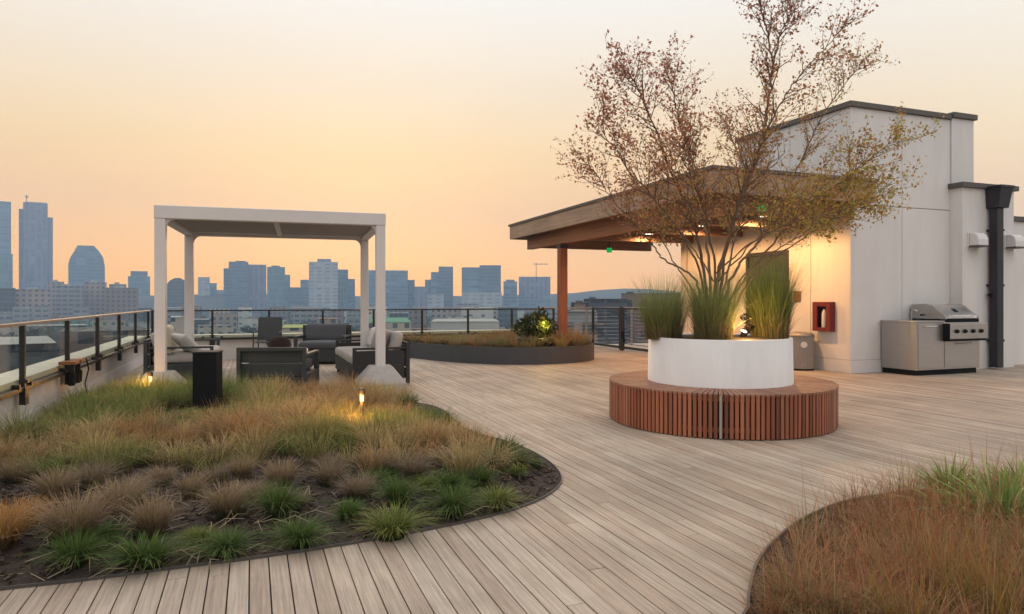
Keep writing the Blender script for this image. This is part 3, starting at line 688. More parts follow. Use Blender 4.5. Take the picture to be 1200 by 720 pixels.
def seat_unit(name, label, cat, loc, rz, W_, seats, cush, frame, group, depth=.80, arm_open=True, back_h=.66, backc=True):
    """local: seat opens to -y, back at +y"""
    t_ = thing(name, label, cat, loc, rz, group); h = W_/2
    m = MB(); m.box(-h, h, -depth/2, depth/2-.09, .05, .29); m.build('base', frame, t_, bev=.008)
    for sx in (-1,1):
        for sy in (-depth/2+.05, depth/2-.14): MB().box(sx*(h-.08)-.03, sx*(h-.08)+.03, sy-.03, sy+.03, 0, .05).build('leg', M['black'], t_)
    # back: three wide horizontal boards on two stiles
    m = MB()
    for i in range(3): m.box(-h+.04, h-.04, depth/2-.088, depth/2-.055, .08+i*(back_h-.10)/3, .08+(i+1)*(back_h-.10)/3-.014)
    m.build('back_panel', frame, t_, bev=.004)
    m = MB(); m.box(-h, -h+.05, depth/2-.055, depth/2, .0, back_h); m.box(h-.05, h, depth/2-.055, depth/2, .0, back_h); m.box(-h+.05, h-.05, depth/2-.055, depth/2, back_h-.05, back_h); m.build('back_frame', frame, t_, bev=.004)
    for sx in (-1,1):
        m = MB(); xa, xb = sorted((sx*h, sx*(h-.07)))
        m.box(xa, xb, -depth/2, depth/2-.06, .52, .55); m.box(xa, xb, -depth/2, -depth/2+.05, .29, .52)
        m.build('arm', frame, t_, bev=.005)
        if not arm_open: MB().box(xa+.012, xb-.012, -depth/2+.05, depth/2-.09, .29, .50).build('arm_panel', frame, t_)
    sw = (W_-.16)/seats
    for i in range(seats):
        x0 = -h+.08+i*sw; o = cushion(MB(), x0+.004, x0+sw-.004, -depth/2-.02, depth/2-.10, .292, .435, .02).build('seat_cushion', cush, t_); finish(o)
        if backc:
            o = cushion(MB(), -(sw-.02)/2, (sw-.02)/2, -.065, .065, 0, .34, 0).build('back_cushion', cush, t_); finish(o)
            o.location = (x0+sw/2, depth/2-.19, .43); o.rotation_euler = (-.18,0,0)
    return t_
GR = 'dark framed lounge seats grouped under the pergola'
seat_unit('sofa','grey-cushioned sofa with its side to the parapet under the pergola','sofa',(-1.02,12.45,0), -PI/2+PI, 2.2, 2, M['cushion_grey'], M['charcoal'], GR, .95) .rotation_euler[2] = PI/2
seat_unit('sofa','dark wicker sofa with light grey cushions behind the front right pergola post','sofa',(1.80,11.25,0), -PI/2, 2.25, 2, M['cushion_grey'], M['wicker'], GR, .84, back_h=.62, arm_open=False)
cx_, cy_ = G(325.5, 462); 
seat_unit('lounge_chair','dark slat-backed lounge chair turned away, its back to the meadow','armchair',(cx_+.03,cy_+.12,0), math.radians(180-17), .88, 1, M['cushion_dark'], M['charcoal'], GR, .82, back_h=.64, backc=False).rotation_euler[2] = math.radians(180-17)
cx_, cy_ = G(375, 427)
seat_unit('lounge_chair','dark lounge chair with slate cushions facing the camera before the rear railing','armchair',(cx_+.1,cy_+.35,0), math.radians(-17), .98, 1, M['cushion_dark'], M['charcoal'], GR, .82, back_h=.74)
# loose pillows
def pillow(label, mat, loc, rot, s_=(.45,.15,.40)):
    o = cushion(MB(), -s_[0]/2, s_[0]/2, -s_[1]/2, s_[1]/2, 0, s_[2], 0).build('pillow', mat); finish(o); o.location = loc; o.rotation_euler = rot
    for v in o.data.vertices:                       # pinch towards the corners
        u, w_ = v.co.x/(s_[0]/2), (v.co.z-s_[2]/2)/(s_[2]/2); v.co.y *= max(.25, 1-.75*max(abs(u),abs(w_))**3); v.co.x *= 1-.10*(1-w_*w_)*abs(u); v.co.z += .05*s_[2]*(-w_)*(1-u*u)
    tag(o, label, 'pillow', 'loose pillows on the sofas'); return o
pillow('cream pillow leaning in the corner of the side sofa', M['cream'], (-1.18,11.62,.43), (-.25,0,PI/2+.2), (.5,.18,.46))
pillow('cream pillow behind the white pillow on the side sofa', M['cream'], (-1.2,12.2,.43), (-.2,0,PI/2-.15), (.48,.18,.44))
pillow('white pillow slouched on the side sofa seat', M['white_fabric'], (-.82,11.75,.43), (-.75,0,PI/2+.5), (.5,.17,.42))
for i, (y_, lab, mt) in enumerate([(10.75,'grey mauve pillow nearest the post on the wicker sofa','mauve'),(11.3,'plump mauve pillow in the middle of the wicker sofa','mauve'),(11.85,'pale pillow at the far end of the wicker sofa','white_fabric')]):
    pillow(lab, M[mt], (1.86+.03*i, y_, .43), (-.35,0,-PI/2+.12*(i-1)), (.5,.18,.38))
# coffee table with a dark domed cushion, sling chair
tb = thing('coffee_table', 'low table with pale stone top between the lounge seats', 'table', (.42,11.75,0), math.radians(-3.5))
MB().box(-.45,.45,-.35,.35,.40,.435).build('table_top', M['tabletop'], tb, bev=.006)
for sx in (-1,1):
    for sy in (-1,1): MB().box(sx*.40-.025, sx*.40+.025, sy*.30-.025, sy*.30+.025, 0, .40).build('leg', M['charcoal'], tb)
MB().box(-.37,.37,-.27,.27,.34,.395).build('apron', M['charcoal'], tb)
o = MB().lathe([(.10,0),(.17,.03),(.185,.09),(.165,.16),(.11,.215),(.03,.235)], 24, (.42,11.62,.436)).build('round_cushion', M['brown_fabric'], smooth=True)
tag(o, 'dark brown domed round cushion lying on the low pale table', 'cushion')
q = D(314, 13.5); sc_ = thing('sling_chair', 'upright dark mesh sling chair beyond the low table by the rear wall', 'chair', (q[0],q[1],0), math.radians(-12))
for sx in (-1,1):
    MB().tube([(sx*.23,-.24,0),(sx*.23,-.22,.42),(sx*.235,-.20,.62),(sx*.235,.12,.63)], .014, 6).build('front_leg', M['charcoal'], sc_)
    MB().tube([(sx*.22,.28,0),(sx*.22,.16,.42),(sx*.22,.25,.90)], .014, 6).build('rear_leg', M['charcoal'], sc_)
MB().box(-.21,.21,-.22,.18,.415,.43).build('seat', M['charcoal'], sc_)
m = MB(); rot_ = Matrix.Rotation(-.18,3,'X'); m.obox((0,.21,.68),(.42,.012,.46),rot_); m.build('backrest', M['charcoal'], sc_)
# ------------------------------------------------------------------ curved planter in the corner
cp = thing('curved_planter', 'long curved slate grey planter full of grass below the rear railing', 'planter', (0,0,0))
cpo = [(6.72,15.46),(6.76,13.2),(6.62,12.72),(6.2,12.38),(5.6,12.22),(5.0,12.25),(4.5,12.5),(4.0,13.0),(3.6,13.7),(3.3,14.5),(3.05,15.46)]
mid = smooth_closed([Vector(p) for p in cpo],6)[:-6*1]
mid = [p for p in mid if p[1] < 15.47]
m = MB(); n = len(mid); vs_ = []
for i, p in enumerate(mid):
    a = Vector(mid[max(i-1,0)]); b = Vector(mid[min(i+1,n-1)]); t = (b-a).normalized(); nn = Vector((-t.y,t.x))*.03
    for s_ in (1,-1): vs_ += [(p[0]+s_*nn.x,p[1]+s_*nn.y,0),(p[0]+s_*nn.x,p[1]+s_*nn.y,.335)]
fs_ = []
for i in range(n-1):
    a, b = i*4, (i+1)*4
    fs_ += [(a,b,b+1,a+1),(a+2,a+3,b+3,b+2),(a+1,b+1,b+3,a+3)]
m.add(vs_, fs_); m.build('shell', M['planter_grey'], cp)
me = bpy.data.meshes.new('soil'); me.from_pydata([(p[0],p[1],.31) for p in mid], [], [tuple(range(n))]); me.update(); link('soil', me, M['soil'], cp)
def planter_grass():
    parts = []; n = 260; X = rng.uniform(3,6.8,n*6); Y = rng.uniform(12.2,15.4,n*6); k_ = inside_np(X,Y,mid) & (edge_dist(X,Y,mid) > .05); X = X[k_][:n]; Y = Y[k_][:n]
    for x_, y_ in zip(X,Y):
        if (x_-6.2)**2+(y_-13.2)**2 < .03: continue
        t = random.random(); tip = lerp(OLIVE, TAN, t) if t > .3 else lerp(GREEN1, OLIVE, random.random())
        if random.random() < .15: tip = RUST
        parts.append(tuft_blades((x_,y_), 80, .22, random.uniform(.14,.26)+.16*max(0,min(1,(x_-4.6)/1.6)), 1.1, .007, lerp(GREEN0,BROWN,.5), tip, .5, .4, .305))
    V,Q,T,Cc = join(parts); return link('planting', tint_mesh('planting',V,Q,T,Cc), M['blade'])
o = planter_grass(); tag(o, 'tan and green grass growing in the curved slate planter', 'grass', kind='stuff')
# leaves on a volume
def leaf_cloud(centers, sizes, n, size, cols, flat=.3, K=None):
    """diamond leaves scattered through ellipsoids"""
    Vs=[];Q=[];Cs=[]
    tot = sum(s[0]*s[1]*s[2] for s in sizes)
    idx = 0
    for c_, s_ in zip(centers, sizes):
        m_ = int(n*s_[0]*s_[1]*s_[2]/tot)+1
        d = rng.normal(0,1,(m_,3)); d /= np.linalg.norm(d,axis=1)[:,None]; r = rng.uniform(.35,1,(m_,1))**.5
        p = np.array(c_)+d*r*np.array(s_)
        Vs.append(p)
    p = np.concatenate(Vs); m_ = len(p)
    return leaves_at(p, size, cols)
def leaves_at(p, size, cols, colf=None):
    m_ = len(p); sz = size*rng.uniform(.6,1.35,(m_,1))
    a = rng.normal(0,1,(m_,3)); a /= np.linalg.norm(a,axis=1)[:,None]
    b = rng.normal(0,1,(m_,3)); b -= a*(a*b).sum(1)[:,None]; b /= np.linalg.norm(b,axis=1)[:,None]
    nn = np.cross(a,b)
    V = np.stack([p-a*sz*.5, p+b*sz*.28+nn*sz*.08, p+a*sz*.5, p-b*sz*.28+nn*sz*.08],1).reshape(-1,3)
    Q = (np.arange(m_)*4)[:,None]+np.array([[0,1,2,3]])
    if colf is None:
        cols = np.asarray(cols); ci = rng.integers(0,len(cols),m_); c_ = cols[ci]*(1+rng.uniform(-.3,.3,(m_,1)))
    else: c_ = colf
    return V, Q, np.zeros((0,3),int), np.repeat(c_,4,axis=0)
qx, qy = D(628, 13.9)
bs = thing('potted_shrub', 'dark leafy shrub in a black bowl lit yellow from inside on the curved planter', 'shrub', (qx,qy,.31))
MB().lathe([(.14,0),(.34,.04),(.40,.16),(.385,.18),(.36,.17),(.34,.15)], 28).build('bowl', M['pot'], bs, smooth=True)
V,Q,T,Cc = leaf_cloud([(0,0,.45),(-.22,.05,.38),(.24,0,.38),(.05,-.15,.36),(.12,.05,.64)],[(.33,.33,.25),(.25,.25,.2),(.24,.25,.2),(.25,.2,.18),(.18,.2,.16)],1500,.075,[(.03,.045,.015),(.05,.07,.02),(.02,.03,.012),(.10,.11,.03)])
link('foliage', tint_mesh('foliage',V,Q,T,Cc), M['leaf'], bs)
lamp('uplight_lamp','POINT',bs,(.06,-.34,.46),14,(1,.72,.16),.05)
# ------------------------------------------------------------------ round bench and tree planter
BX, BY, BR, BH, PR, PH = 4.60, 5.95, 1.14, .41, .725, .865
rb = thing('round_bench', 'circular red-brown slatted wooden bench wrapped round the white planter', 'bench', (BX,BY,0))
m = MB(); ns = 156
for k in range(ns):
    a = 2*PI*k/ns+.004; 
    rot_ = Matrix.Rotation(a,3,'Z'); r_ = BR-.016+random.uniform(-.002,.002)
    m.obox((r_*math.cos(a), r_*math.sin(a), BH/2-.005), (.029,.031,BH-.03), rot_)
m.build('side_slats', M['ipe'], rb)
m = MB()
for k in range(ns):
    a = 2*PI*k/ns+.004; da = PI/ns
    ri, ro = PR+.012, BR+.004; wi, wo = da*.93, da*.80
    z0, z1 = BH-.02, BH+random.uniform(-.001,.001)
    pts = [(ri*math.cos(a-wi),ri*math.sin(a-wi)),(ro*math.cos(a-wo),ro*math.sin(a-wo)),(ro*math.cos(a+wo),ro*math.sin(a+wo)),(ri*math.cos(a+wi),ri*math.sin(a+wi))]
    m.prism(pts, z0, z1)
m.build('seat', M['ipe_top'], rb)
MB().lathe([(BR-.05,.015),(BR-.05,BH-.03),(PR,BH-.03)], 96, cap=False).build('inner_core', M['dark_core'], rb)
for z_ in (.06, BH-.07): MB().lathe([(BR-.046,z_),(BR-.034,z_),(BR-.034,z_+.04),(BR-.046,z_+.04)],96,cap=False).build('support_ring', M['ipe'], rb)
a = math.atan2(-BY,-BX)+.015; m = MB()
p_ = Vector((math.cos(a),math.sin(a),0))*(BR+.004); m.obox((p_.x,p_.y,BH/2),(.016,.02,BH-.02),Matrix.Rotation(a,3,'Z')); m.build('joint_strip', M['steel'], rb)
tp = thing('tree_planter', 'big round white planter rising from the middle of the slatted bench', 'planter', (BX,BY,0))
MB().lathe([(PR+.015,.0),(PR,PH),(PR-.012,PH+.006),(PR-.03,PH),(PR-.03,PH-.07)], 96, cap=False).build('shell', M['planter_white'], tp, smooth=False)
for p in bpy.data.meshes['shell.001'].polygons if 'shell.001' in bpy.data.meshes else []: p.use_smooth = True
MB().lathe([(PR-.03,PH-.018),(.5,PH+.0),(.2,PH+.01),(.01,PH+.012)], 48, cap=False).build('soil', M['soil'], tp, smooth=True)
DC = BX*FW[0]+BY*FW[1]
def pl(px, py, dd=0): return PD(px, py, DC+dd)
# fountain grasses
def fountain(label, px, dd, hpx, wpx, n, tones):
    c_ = pl(px, 392, dd); d = DC+dd; H = hpx/800*d; W_ = wpx/800*d/2
    pr = [tuft_blades((0,0), n, .34, H*.80, W_/H*.85, .0042, tones[0], tones[1], .3, .38), tuft_blades((0,0), n//3, .30, H*.62, W_/H*1.35, .0045, tones[0], tones[2], .4, .4),
          tuft_blades((0,0), n//4, .30, H*.97, W_/H*.75, .003, tones[0], tones[3], .3, .25), tuft_blades((0,0), n//5, .34, H*.35, W_/H*1.5, .006, BROWN, TAN, .5, .3)]
    V,Q,T,Cc = join(pr); o = link('fountain_grass', tint_mesh('fountain_grass',V,Q,T,Cc), M['blade']); o.location = (c_.x,c_.y,PH-.02)
    tag(o, label, 'ornamental grass', 'tall grasses in the white planter'); return o
TN = ((.18,.14,.06),(.22,.32,.085),(.31,.35,.10),(.42,.40,.20))
fountain('fountain grass at the planter rim nearest the gate, before the open sky', 777, -.10, 82, 100, 820, TN)
fountain('fountain grass in the middle of the white planter, at the tree stems', 836, -.35, 92, 104, 950, TN)
fountain('tall dense fountain grass in front of the dark green door', 902, -.05, 96, 84, 1600, ((.15,.13,.04),(.17,.24,.055),(.21,.24,.065),(.27,.26,.10)))
# small leafy perennial and the uplight
c_ = pl(868, 392, -.15); spt = thing('spotlight', 'small bright garden spotlight on the soil of the white planter', 'spotlight', (c_.x-.02,c_.y-.05,PH-.05))
MB().lathe([(.01,0),(.01,.06)],8).build('spike', M['black'], spt)
m = MB(); m.lathe([(.022,0),(.03,.01),(.034,.07)],12); o = m.build('lamp_head', M['black'], spt); o.location = (0,0,.055); o.rotation_euler = (.5,0,.3)
m = MB(); m.lathe([(.031,0),(.031,.004)],12); o = m.build('lens', M['lamp_white'], spt); o.location = (-.010,-.034,.118); o.rotation_euler = (.5,0,.3)
lamp('planter_uplight','POINT',spt,(-.14,-.24,.18),14,(1,.60,.20),.04)
pp = thing('seedling', 'thin dark leafy sprig beside the small spotlight in the white planter', 'plant', (c_.x+.05,c_.y,PH-.05))
MB().tube([(0,0,0),(.01,0,.12),(-.01,.01,.26)],[.006,.005,.003],6).build('stem', M['bark'], pp)
V,Q,T,Cc = leaf_cloud([(0,0,.25),(.05,0,.15),(-.01,0,.09)],[(.05,.05,.05),(.06,.05,.04),(.03,.03,.03)],46,.05,[(.03,.02,.015),(.05,.03,.02)])
link('foliage', tint_mesh('foliage',V,Q,T,Cc), M['leaf'], pp)
# ------------------------------------------------------------------ the tree
def catmull(pts, n=7):
    o_ = []; P4 = [pts[0]]+pts+[pts[-1]]
    for i in range(len(pts)-1):
        p0,p1,p2,p3 = P4[i:i+4]
        for k in range(n):
            t = k/n; o_.append(.5*((2*p1)+(-p0+p2)*t+(2*p0-5*p1+4*p2-p3)*t*t+(-p0+3*p1-3*p2+p3)*t**3))
    o_.append(pts[-1]); return o_
TR = random.Random(5)
tree = thing('multi_stem_tree', 'slender multi-stemmed maple with sparse russet and olive leaves in the white planter', 'tree', (BX,BY,PH-.06))
wood_mb = MB(); leafP = []; 
STEMS = [   # (px, py, depth offset) up each stem, base radius, leaf density
 ([(838,398,0),(840,335,.02),(860,260,.08),(880,205,.15),(893,160,.20),(902,110,.22),(905,70,.2),(898,35,.2),(889,0,.2),(880,-22,.2)], .028, 1.0),
 ([(905,80,.2),(915,40,.12),(930,15,.1),(952,-8,.05)], .011, 1.0),
 ([(832,398,0),(826,330,-.10),(818,280,-.25),(805,240,-.35),(785,200,-.45),(768,150,-.5),(754,118,-.55),(744,98,-.6),(734,84,-.6)], .020, 1.0),
 ([(828,398,0),(818,335,.10),(800,316,.2),(780,306,.35),(765,288,.45),(742,262,.5),(712,225,.6),(698,203,.6),(684,188,.6)], .015, 1.0),
 ([(834,398,0),(830,300,.2),(822,240,.4),(812,190,.5),(797,150,.55),(791,118,.6),(786,98,.6),(782,82,.6)], .018, 1.0),
 ([(842,398,0),(852,340,.1),(868,308,.25),(890,282,.4),(912,240,.55),(938,190,.6),(962,140,.65),(986,104,.7),(1006,76,.7)], .020, 1.0),
 ([(846,398,0),(862,345,-.15),(884,312,-.3),(915,275,-.45),(950,240,-.55),(985,212,-.6),(1022,184,-.6),(1052,160,-.6)], .016, 1.3),
 ([(846,398,0),(866,350,-.3),(892,314,-.5),(930,287,-.65),(965,262,-.7),(1002,238,-.7),(1036,220,-.7)], .013, 1.0),
 ([(838,398,0),(846,320,-.2),(858,260,-.4),(878,205,-.55),(900,150,-.65),(925,105,-.7),(955,70,-.7),(985,38,-.7)], .019, 1.0),
 ([(836,398,0),(838,320,-.4),(828,260,-.7),(812,210,-.9),(806,185,-1.0),(802,170,-1.05)], .016, .9),
 ([(832,398,0),(820,320,-.25),(795,270,-.5),(762,228,-.65),(730,190,-.7),(708,156,-.75),(708,130,-.75)], .014, 1.0),
 ([(840,398,0),(850,330,.4),(862,280,.75),(872,230,.95),(868,190,1.1),(858,165,1.15),(854,150,1.2)], .016, .9),
 ([(842,398,0),(866,330,.5),(900,300,.8),(935,275,1.0),(965,230,1.1),(985,190,1.15)], .013, 1.0),
 ([(836,398,0),(812,340,.4),(785,300,.8),(765,250,1.0),(752,200,1.1),(740,165,1.1)], .012, .9),
 ([(842,330,-.2),(872,296,-.5),(905,262,-.6),(945,235,-.65),(985,218,-.6)], .010, 1.5),
 ([(836,330,.1),(812,290,.3),(790,262,.5),(770,236,.6),(745,222,.65)], .010, 1.4),
 ([(840,320,-.2),(880,285,-.8),(925,262,-.95),(975,250,-1.0),(1010,243,-1.0)], .010, 1.5),
]
def rand_perp(t):
    v = Vector((TR.gauss(0,1),TR.gauss(0,1),TR.gauss(0,1))); v -= t*v.dot(t); return v.normalized()
orig = Vector((BX,BY,PH-.06))
def branch(p, d, length, r, level, dens):
    k = max(3, int(length/.08)); pts = [p.copy()]; dd = d.copy()
    for i in range(k):
        dd = (dd+rand_perp(dd)*.13+Vector((0,0,.035))).normalized(); pts.append(pts[-1]+dd*(length/k))
    wood_mb.tube([q-orig for q in pts], [r*(1-.7*i/k) for i in range(k+1)], 5 if level == 1 else 4)
    for i in range(1, k+1):
        t = (pts[i]-pts[i-1]).normalized()
        if level < 2 and TR.random() < .95: branch(pts[i], (t*.8+rand_perp(t)*.75+Vector((0,0,.18))).normalized(), length*TR.uniform(.3,.6), r*.5, level+1, dens)
        if level >= 1:
            for j in range(3):
                if TR.random() < .78*dens: leafP.append(pts[i]+rand_perp(t)*TR.uniform(.012,.06)+t*TR.uniform(-.03,.03))
    if TR.random() < .8: leafP.append(pts[-1])
for pts, r0, dens in STEMS:
    cps = [pl(a,b,c_) for a,b,c_ in pts]; cv = catmull(cps, 7); n = len(cv)
    jit = [q+Vector((TR.gauss(0,.008),TR.gauss(0,.008),0)) for q in cv]; jit[0] = cv[0]
    wood_mb.tube([q-orig for q in jit], [r0*.98*(1-.84*(i/(n-1))**.8) for i in range(n)], 7)
    for i in range(n):
        f = i/(n-1); zq = jit[i].z
        if zq < 1.85 or f < .22: continue
        for _ in range((TR.random() < .8)+(TR.random() < .35)):
            t = (jit[min(i+1,n-1)]-jit[max(i-1,0)]).normalized()
            branch(jit[i], (t*.75+rand_perp(t)*.7+Vector((0,0,.15))).normalized(), TR.uniform(.25,.62)*(1-.4*f), r0*(1-.8*f)*.42+.0018, 1, dens)
    branch(jit[-1], (jit[-1]-jit[-2]).normalized(), .3, r0*.15+.001, 1, dens)
wood_mb.build('trunk', M['bark'], tree, smooth=True)
lp = np.array([tuple(q) for q in leafP]); print('tree leaves', len(lp))
# leaf colour: russet above and on the sky side, olive and gold low on the sheltered side
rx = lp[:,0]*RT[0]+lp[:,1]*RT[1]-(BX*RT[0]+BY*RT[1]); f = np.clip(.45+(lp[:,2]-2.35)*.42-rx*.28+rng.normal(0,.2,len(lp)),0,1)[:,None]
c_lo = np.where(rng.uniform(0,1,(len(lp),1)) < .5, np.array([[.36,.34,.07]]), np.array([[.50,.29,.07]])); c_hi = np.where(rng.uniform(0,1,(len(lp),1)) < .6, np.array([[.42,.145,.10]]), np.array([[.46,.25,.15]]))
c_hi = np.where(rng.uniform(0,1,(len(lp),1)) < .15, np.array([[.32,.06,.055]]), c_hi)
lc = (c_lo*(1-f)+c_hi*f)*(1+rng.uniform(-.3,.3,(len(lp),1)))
V,Q,T,Cc = leaves_at(lp-np.array(orig), .034, None, lc)
link('crown', tint_mesh('crown',V,Q,T,Cc), M['leaf'], tree)
# ------------------------------------------------------------------ the rooftop building
bd = thing('rooftop_building', 'white panelled rooftop building with dark coping and a green door', 'building', (9.53,8.81,0))
# local coords: x east from the corner, y north from the south face
W1, N1 = 2.97, 4.85
HB, HL = 4.55, 2.75
m = MB(); m.box(.02, W1, .02, 2.87, 0, HB); m.box(.02, 2.42, 2.87, N1-.005, 0, HL+.28); m.build('wall', M['joint'], bd)
m = MB(); m.box(2.40, 3.77, -.235, .015, 0, 3.28); m.box(W1+.001, 6.6, .02, 2.87, 0, 2.77); m.build('side_block', M['white_wall'], bd, bev=.004)
g_ = .006; jx = 1.20; jz = 2.89; bz = .22
m = MB()                                           # south panels
for x0, x1, z0, z1 in ((0,jx-g_,bz+g_,jz-g_),(jx+g_,2.395,bz+g_,jz-g_),(0,jx-g_,jz+g_,HB-.002),(jx+g_,2.40,jz+g_,HB-.002),(2.41,W1+.012,3.36,HB+.03)):
    m.box(x0, x1, .0 if x0 < 2.4 else -.03, .0195, z0, z1)
m.build('south_panel', M['white_wall'], bd, bev=.003)
m = MB(); m.box(-.012, 2.395, -.012, .0195, 0, bz); m.build('base_course', M['white_trim'], bd, bev=.003)
m = MB()                                           # west panels, leaving the door
d0, d1, dh = 1.50, 2.56, 2.13
for y0, y1, z0, z1 in ((.022,.88,bz+g_,HL+.26),(.892,d0-.07,bz+g_,HL+.26),(d1+.07,3.6,bz+g_,HL+.26),(3.612,N1-.20,bz+g_,HL+.26),(d0-.07,d1+.07,dh+.08,HL+.26),(.022,1.40,HL+.275,HB-.002),(1.412,2.87,HL+.275,HB-.002)):
    m.box(.0, .0195, y0, y1, z0, z1)
m.build('west_panel', M['white_wall'], bd, bev=.003)
for ya, yb2 in ((.0215,d0-.07),(d1+.07,N1-.20)): MB().box(-.012,.0195,ya,yb2,0,bz).build('base_course', M['white_trim'], bd, bev=.003)
m = MB(); m.box(-.05,.12,N1-.19,N1,0,HL+.26); m.build('corner_trim', M['white_trim'], bd, bev=.004)
m = MB(); m.box(-.015,.0195,d0-.065,d0,0,dh+.07); m.box(-.015,.0195,d1,d1+.065,0,dh+.07); m.box(-.015,.0195,d0,d1,dh+.003,dh+.07); m.build('door_frame', M['pipe'], bd)
dr = MB().box(.004,.019,d0+.004,d1-.004,.02,dh).build('door', M['door_glass'], bd)
MB().tube([(-.0,d0+.10,.98),(-.05,d0+.10,.98),(-.05,d0+.22,.98)], .011, 8).build('handle', M['steel'], dr)
m = MB(); m.box(-.05, 2.40, -.05, .0, HB, HB+.09); m.box(-.05, 0, 0, 2.92, HB, HB+.09); m.box(0, 2.40, 0, 2.92, HB, HB+.07); m.build('coping', M['coping'], bd, bev=.004)
m = MB(); m.box(2.403, W1+.06, -.075, 2.9, HB+.032, HB+.13); m.build('coping', M['coping'], bd, bev=.004)
m = MB(); m.box(2.34, 3.83, -.295, .0, 3.281, 3.37); m.build('coping', M['coping'], bd, bev=.004)
m = MB(); m.box(3.84, 6.7, -.03, 2.9, 2.771, 2.86); m.build('coping', M['coping'], bd, bev=.004)
# conductor head and downpipe
def local(px, Yw, z=0):
    q = ray(px); d = Yw/q[1]; return q[0]*d-9.53
xp = local(1168, 8.45)
m = MB(); m.add([(xp-.13,-.52,3.28),(xp+.20,-.52,3.28),(xp+.20,-.24,3.28),(xp-.13,-.24,3.28),(xp-.11,-.47,2.92),(xp+.16,-.47,2.92),(xp+.16,-.24,2.92),(xp-.11,-.24,2.92)],
   [(0,3,2,1),(4,5,6,7),(0,1,5,4),(1,2,6,5),(2,3,7,6),(3,0,4,7)]); m.box(xp-.15,xp+.22,-.54,-.24,3.275,3.32)
m.build('rain_hopper', M['pipe'], bd, bev=.004)
m = MB(); m.box(xp-.085,xp+.085,-.43,-.28,.03,2.92)
m.build('downpipe', M['pipe'], bd, bev=.01)
m = MB()
for z_ in (.5,1.5,2.5): m.box(xp-.10,xp+.10,-.436,-.236,z_,z_+.04)
m.build('pipe_strap', M['pipe'], bd)
m = MB(); m.lathe([(.02,0),(.02,.05)],10,(xp-.12,-.32,1.30)); m.box(xp-.14,xp-.08,-.34,-.28,1.33,1.37); m.build('valve', M['black'], bd)
# wall lamps on the side block (unlit)
for px, lab in ((1142,'white half-round wall lamp between the wall corner and the downpipe'),(1185,'white half-round wall lamp on the far side of the downpipe')):
    xq = local(px, 8.55)+9.53; zc = 2.30
    t_ = thing('wall_lamp', lab, 'wall lamp', (xq, 8.575, zc), 0, 'unlit wall lamps on the white block')
    MB().box(-.16,.16,-.02,.0,-.09,.16).build('back_plate', M['white_trim'], t_, bev=.004)
    pr_ = [(-.02,-.07),(-.19,-.07),(-.19,.04),(-.16,.12),(-.10,.16),(-.02,.165)]
    MB().xprism(pr_, -.13, .13).build('shade', M['white_trim'], t_, bev=.01)
    MB().box(-.14,.14,-.20,-.02,-.095,-.072).build('lens_trim', M['coping'], t_)
# fire extinguisher cabinet on the warm wall
fc = thing('extinguisher_cabinet', 'red fire extinguisher cabinet mounted on the warm lit wall', 'fire cabinet', (9.53,9.335,.70))
m = MB(); D_ = .11; w2 = .20
m.box(-D_,-.004,-w2,-w2+.03,0,.52); m.box(-D_,-.004,w2-.03,w2,0,.52); m.box(-D_,-.004,-w2+.03,w2-.03,0,.03); m.box(-D_,-.004,-w2+.03,w2-.03,.49,.52); m.box(-.02,-.004,-w2+.03,w2-.03,.03,.49)
m.build('case', M['red'], fc, bev=.004)
m = MB(); m.box(-D_-.014,-D_-.001,-w2+.002,-w2+.09,.002,.518); m.box(-D_-.014,-D_-.001,w2-.11,w2-.002,.002,.518); m.box(-D_-.014,-D_-.001,-w2+.09,w2-.11,.002,.07); m.box(-D_-.014,-D_-.001,-w2+.09,w2-.11,.44,.518); m.build('door', M['red'], fc, bev=.003)
MB().box(-.03,-.021,-w2+.04,w2-.04,.04,.48).build('lining', M['red_dark'], fc)
ex = MB().lathe([(.042,.04),(.045,.05),(.045,.30),(.035,.35),(.02,.375),(.02,.40)],16,(-.062,-.02,0)).build('extinguisher', M['white_trim'], fc, smooth=True)
MB().box(-.09,-.04,-.05,.02,.40,.42).build('nozzle', M['black'], ex)
# bronze plate by the door
o = MB().box(-.014,-.0,-.085,.085,-.10,.10).build('sign_plate', M['signplate'], loc=(9.528,10.02,1.32), bev=.003); tag(o,'small square bronze plate on the wall beside the door','sign')
# waste bin
q = (9.24,9.64); wb = thing('waste_bin', 'ribbed grey steel waste bin standing by the warm lit wall', 'bin', (q[0],q[1],0))
m = MB(); n = 60; prof=[]; 
vs_ = []; 
for z_ in (.03,.60):
    for k in range(n*2): a = 2*PI*k/(n*2); r_ = .215+(.008 if k%4 < 2 else 0); vs_.append((r_*math.cos(a),r_*math.sin(a),z_))
m.add(vs_, [(k,(k+1)%(2*n),2*n+(k+1)%(2*n),2*n+k) for k in range(2*n)]+[tuple(range(2*n,4*n))]); m.build('body', M['bin'], wb)
MB().lathe([(.232,.60),(.235,.62),(.20,.66),(.10,.68),(.10,.66)],36).build('lid', M['bin'], wb, smooth=True)
MB().lathe([(.222,.0),(.222,.03)],36).build('base_ring', M['black'], wb)
a = math.atan2(-q[1],-q[0])+.25; m = MB(); nd = 20
pts = [Vector((0, .055*math.cos(2*PI*k/nd), .055*math.sin(2*PI*k/nd))) for k in range(nd)]
R_ = Matrix.Rotation(a,3,'Z'); m.add([R_ @ (p+Vector((.232,0,.46))) for p in pts]+[R_ @ (p+Vector((.222,0,.46))) for p in pts], [tuple(range(nd))]+[(k,nd+k,nd+(k+1)%nd,(k+1)%nd) for k in range(nd)]); m.build('round_sticker', M['white_trim'], wb)
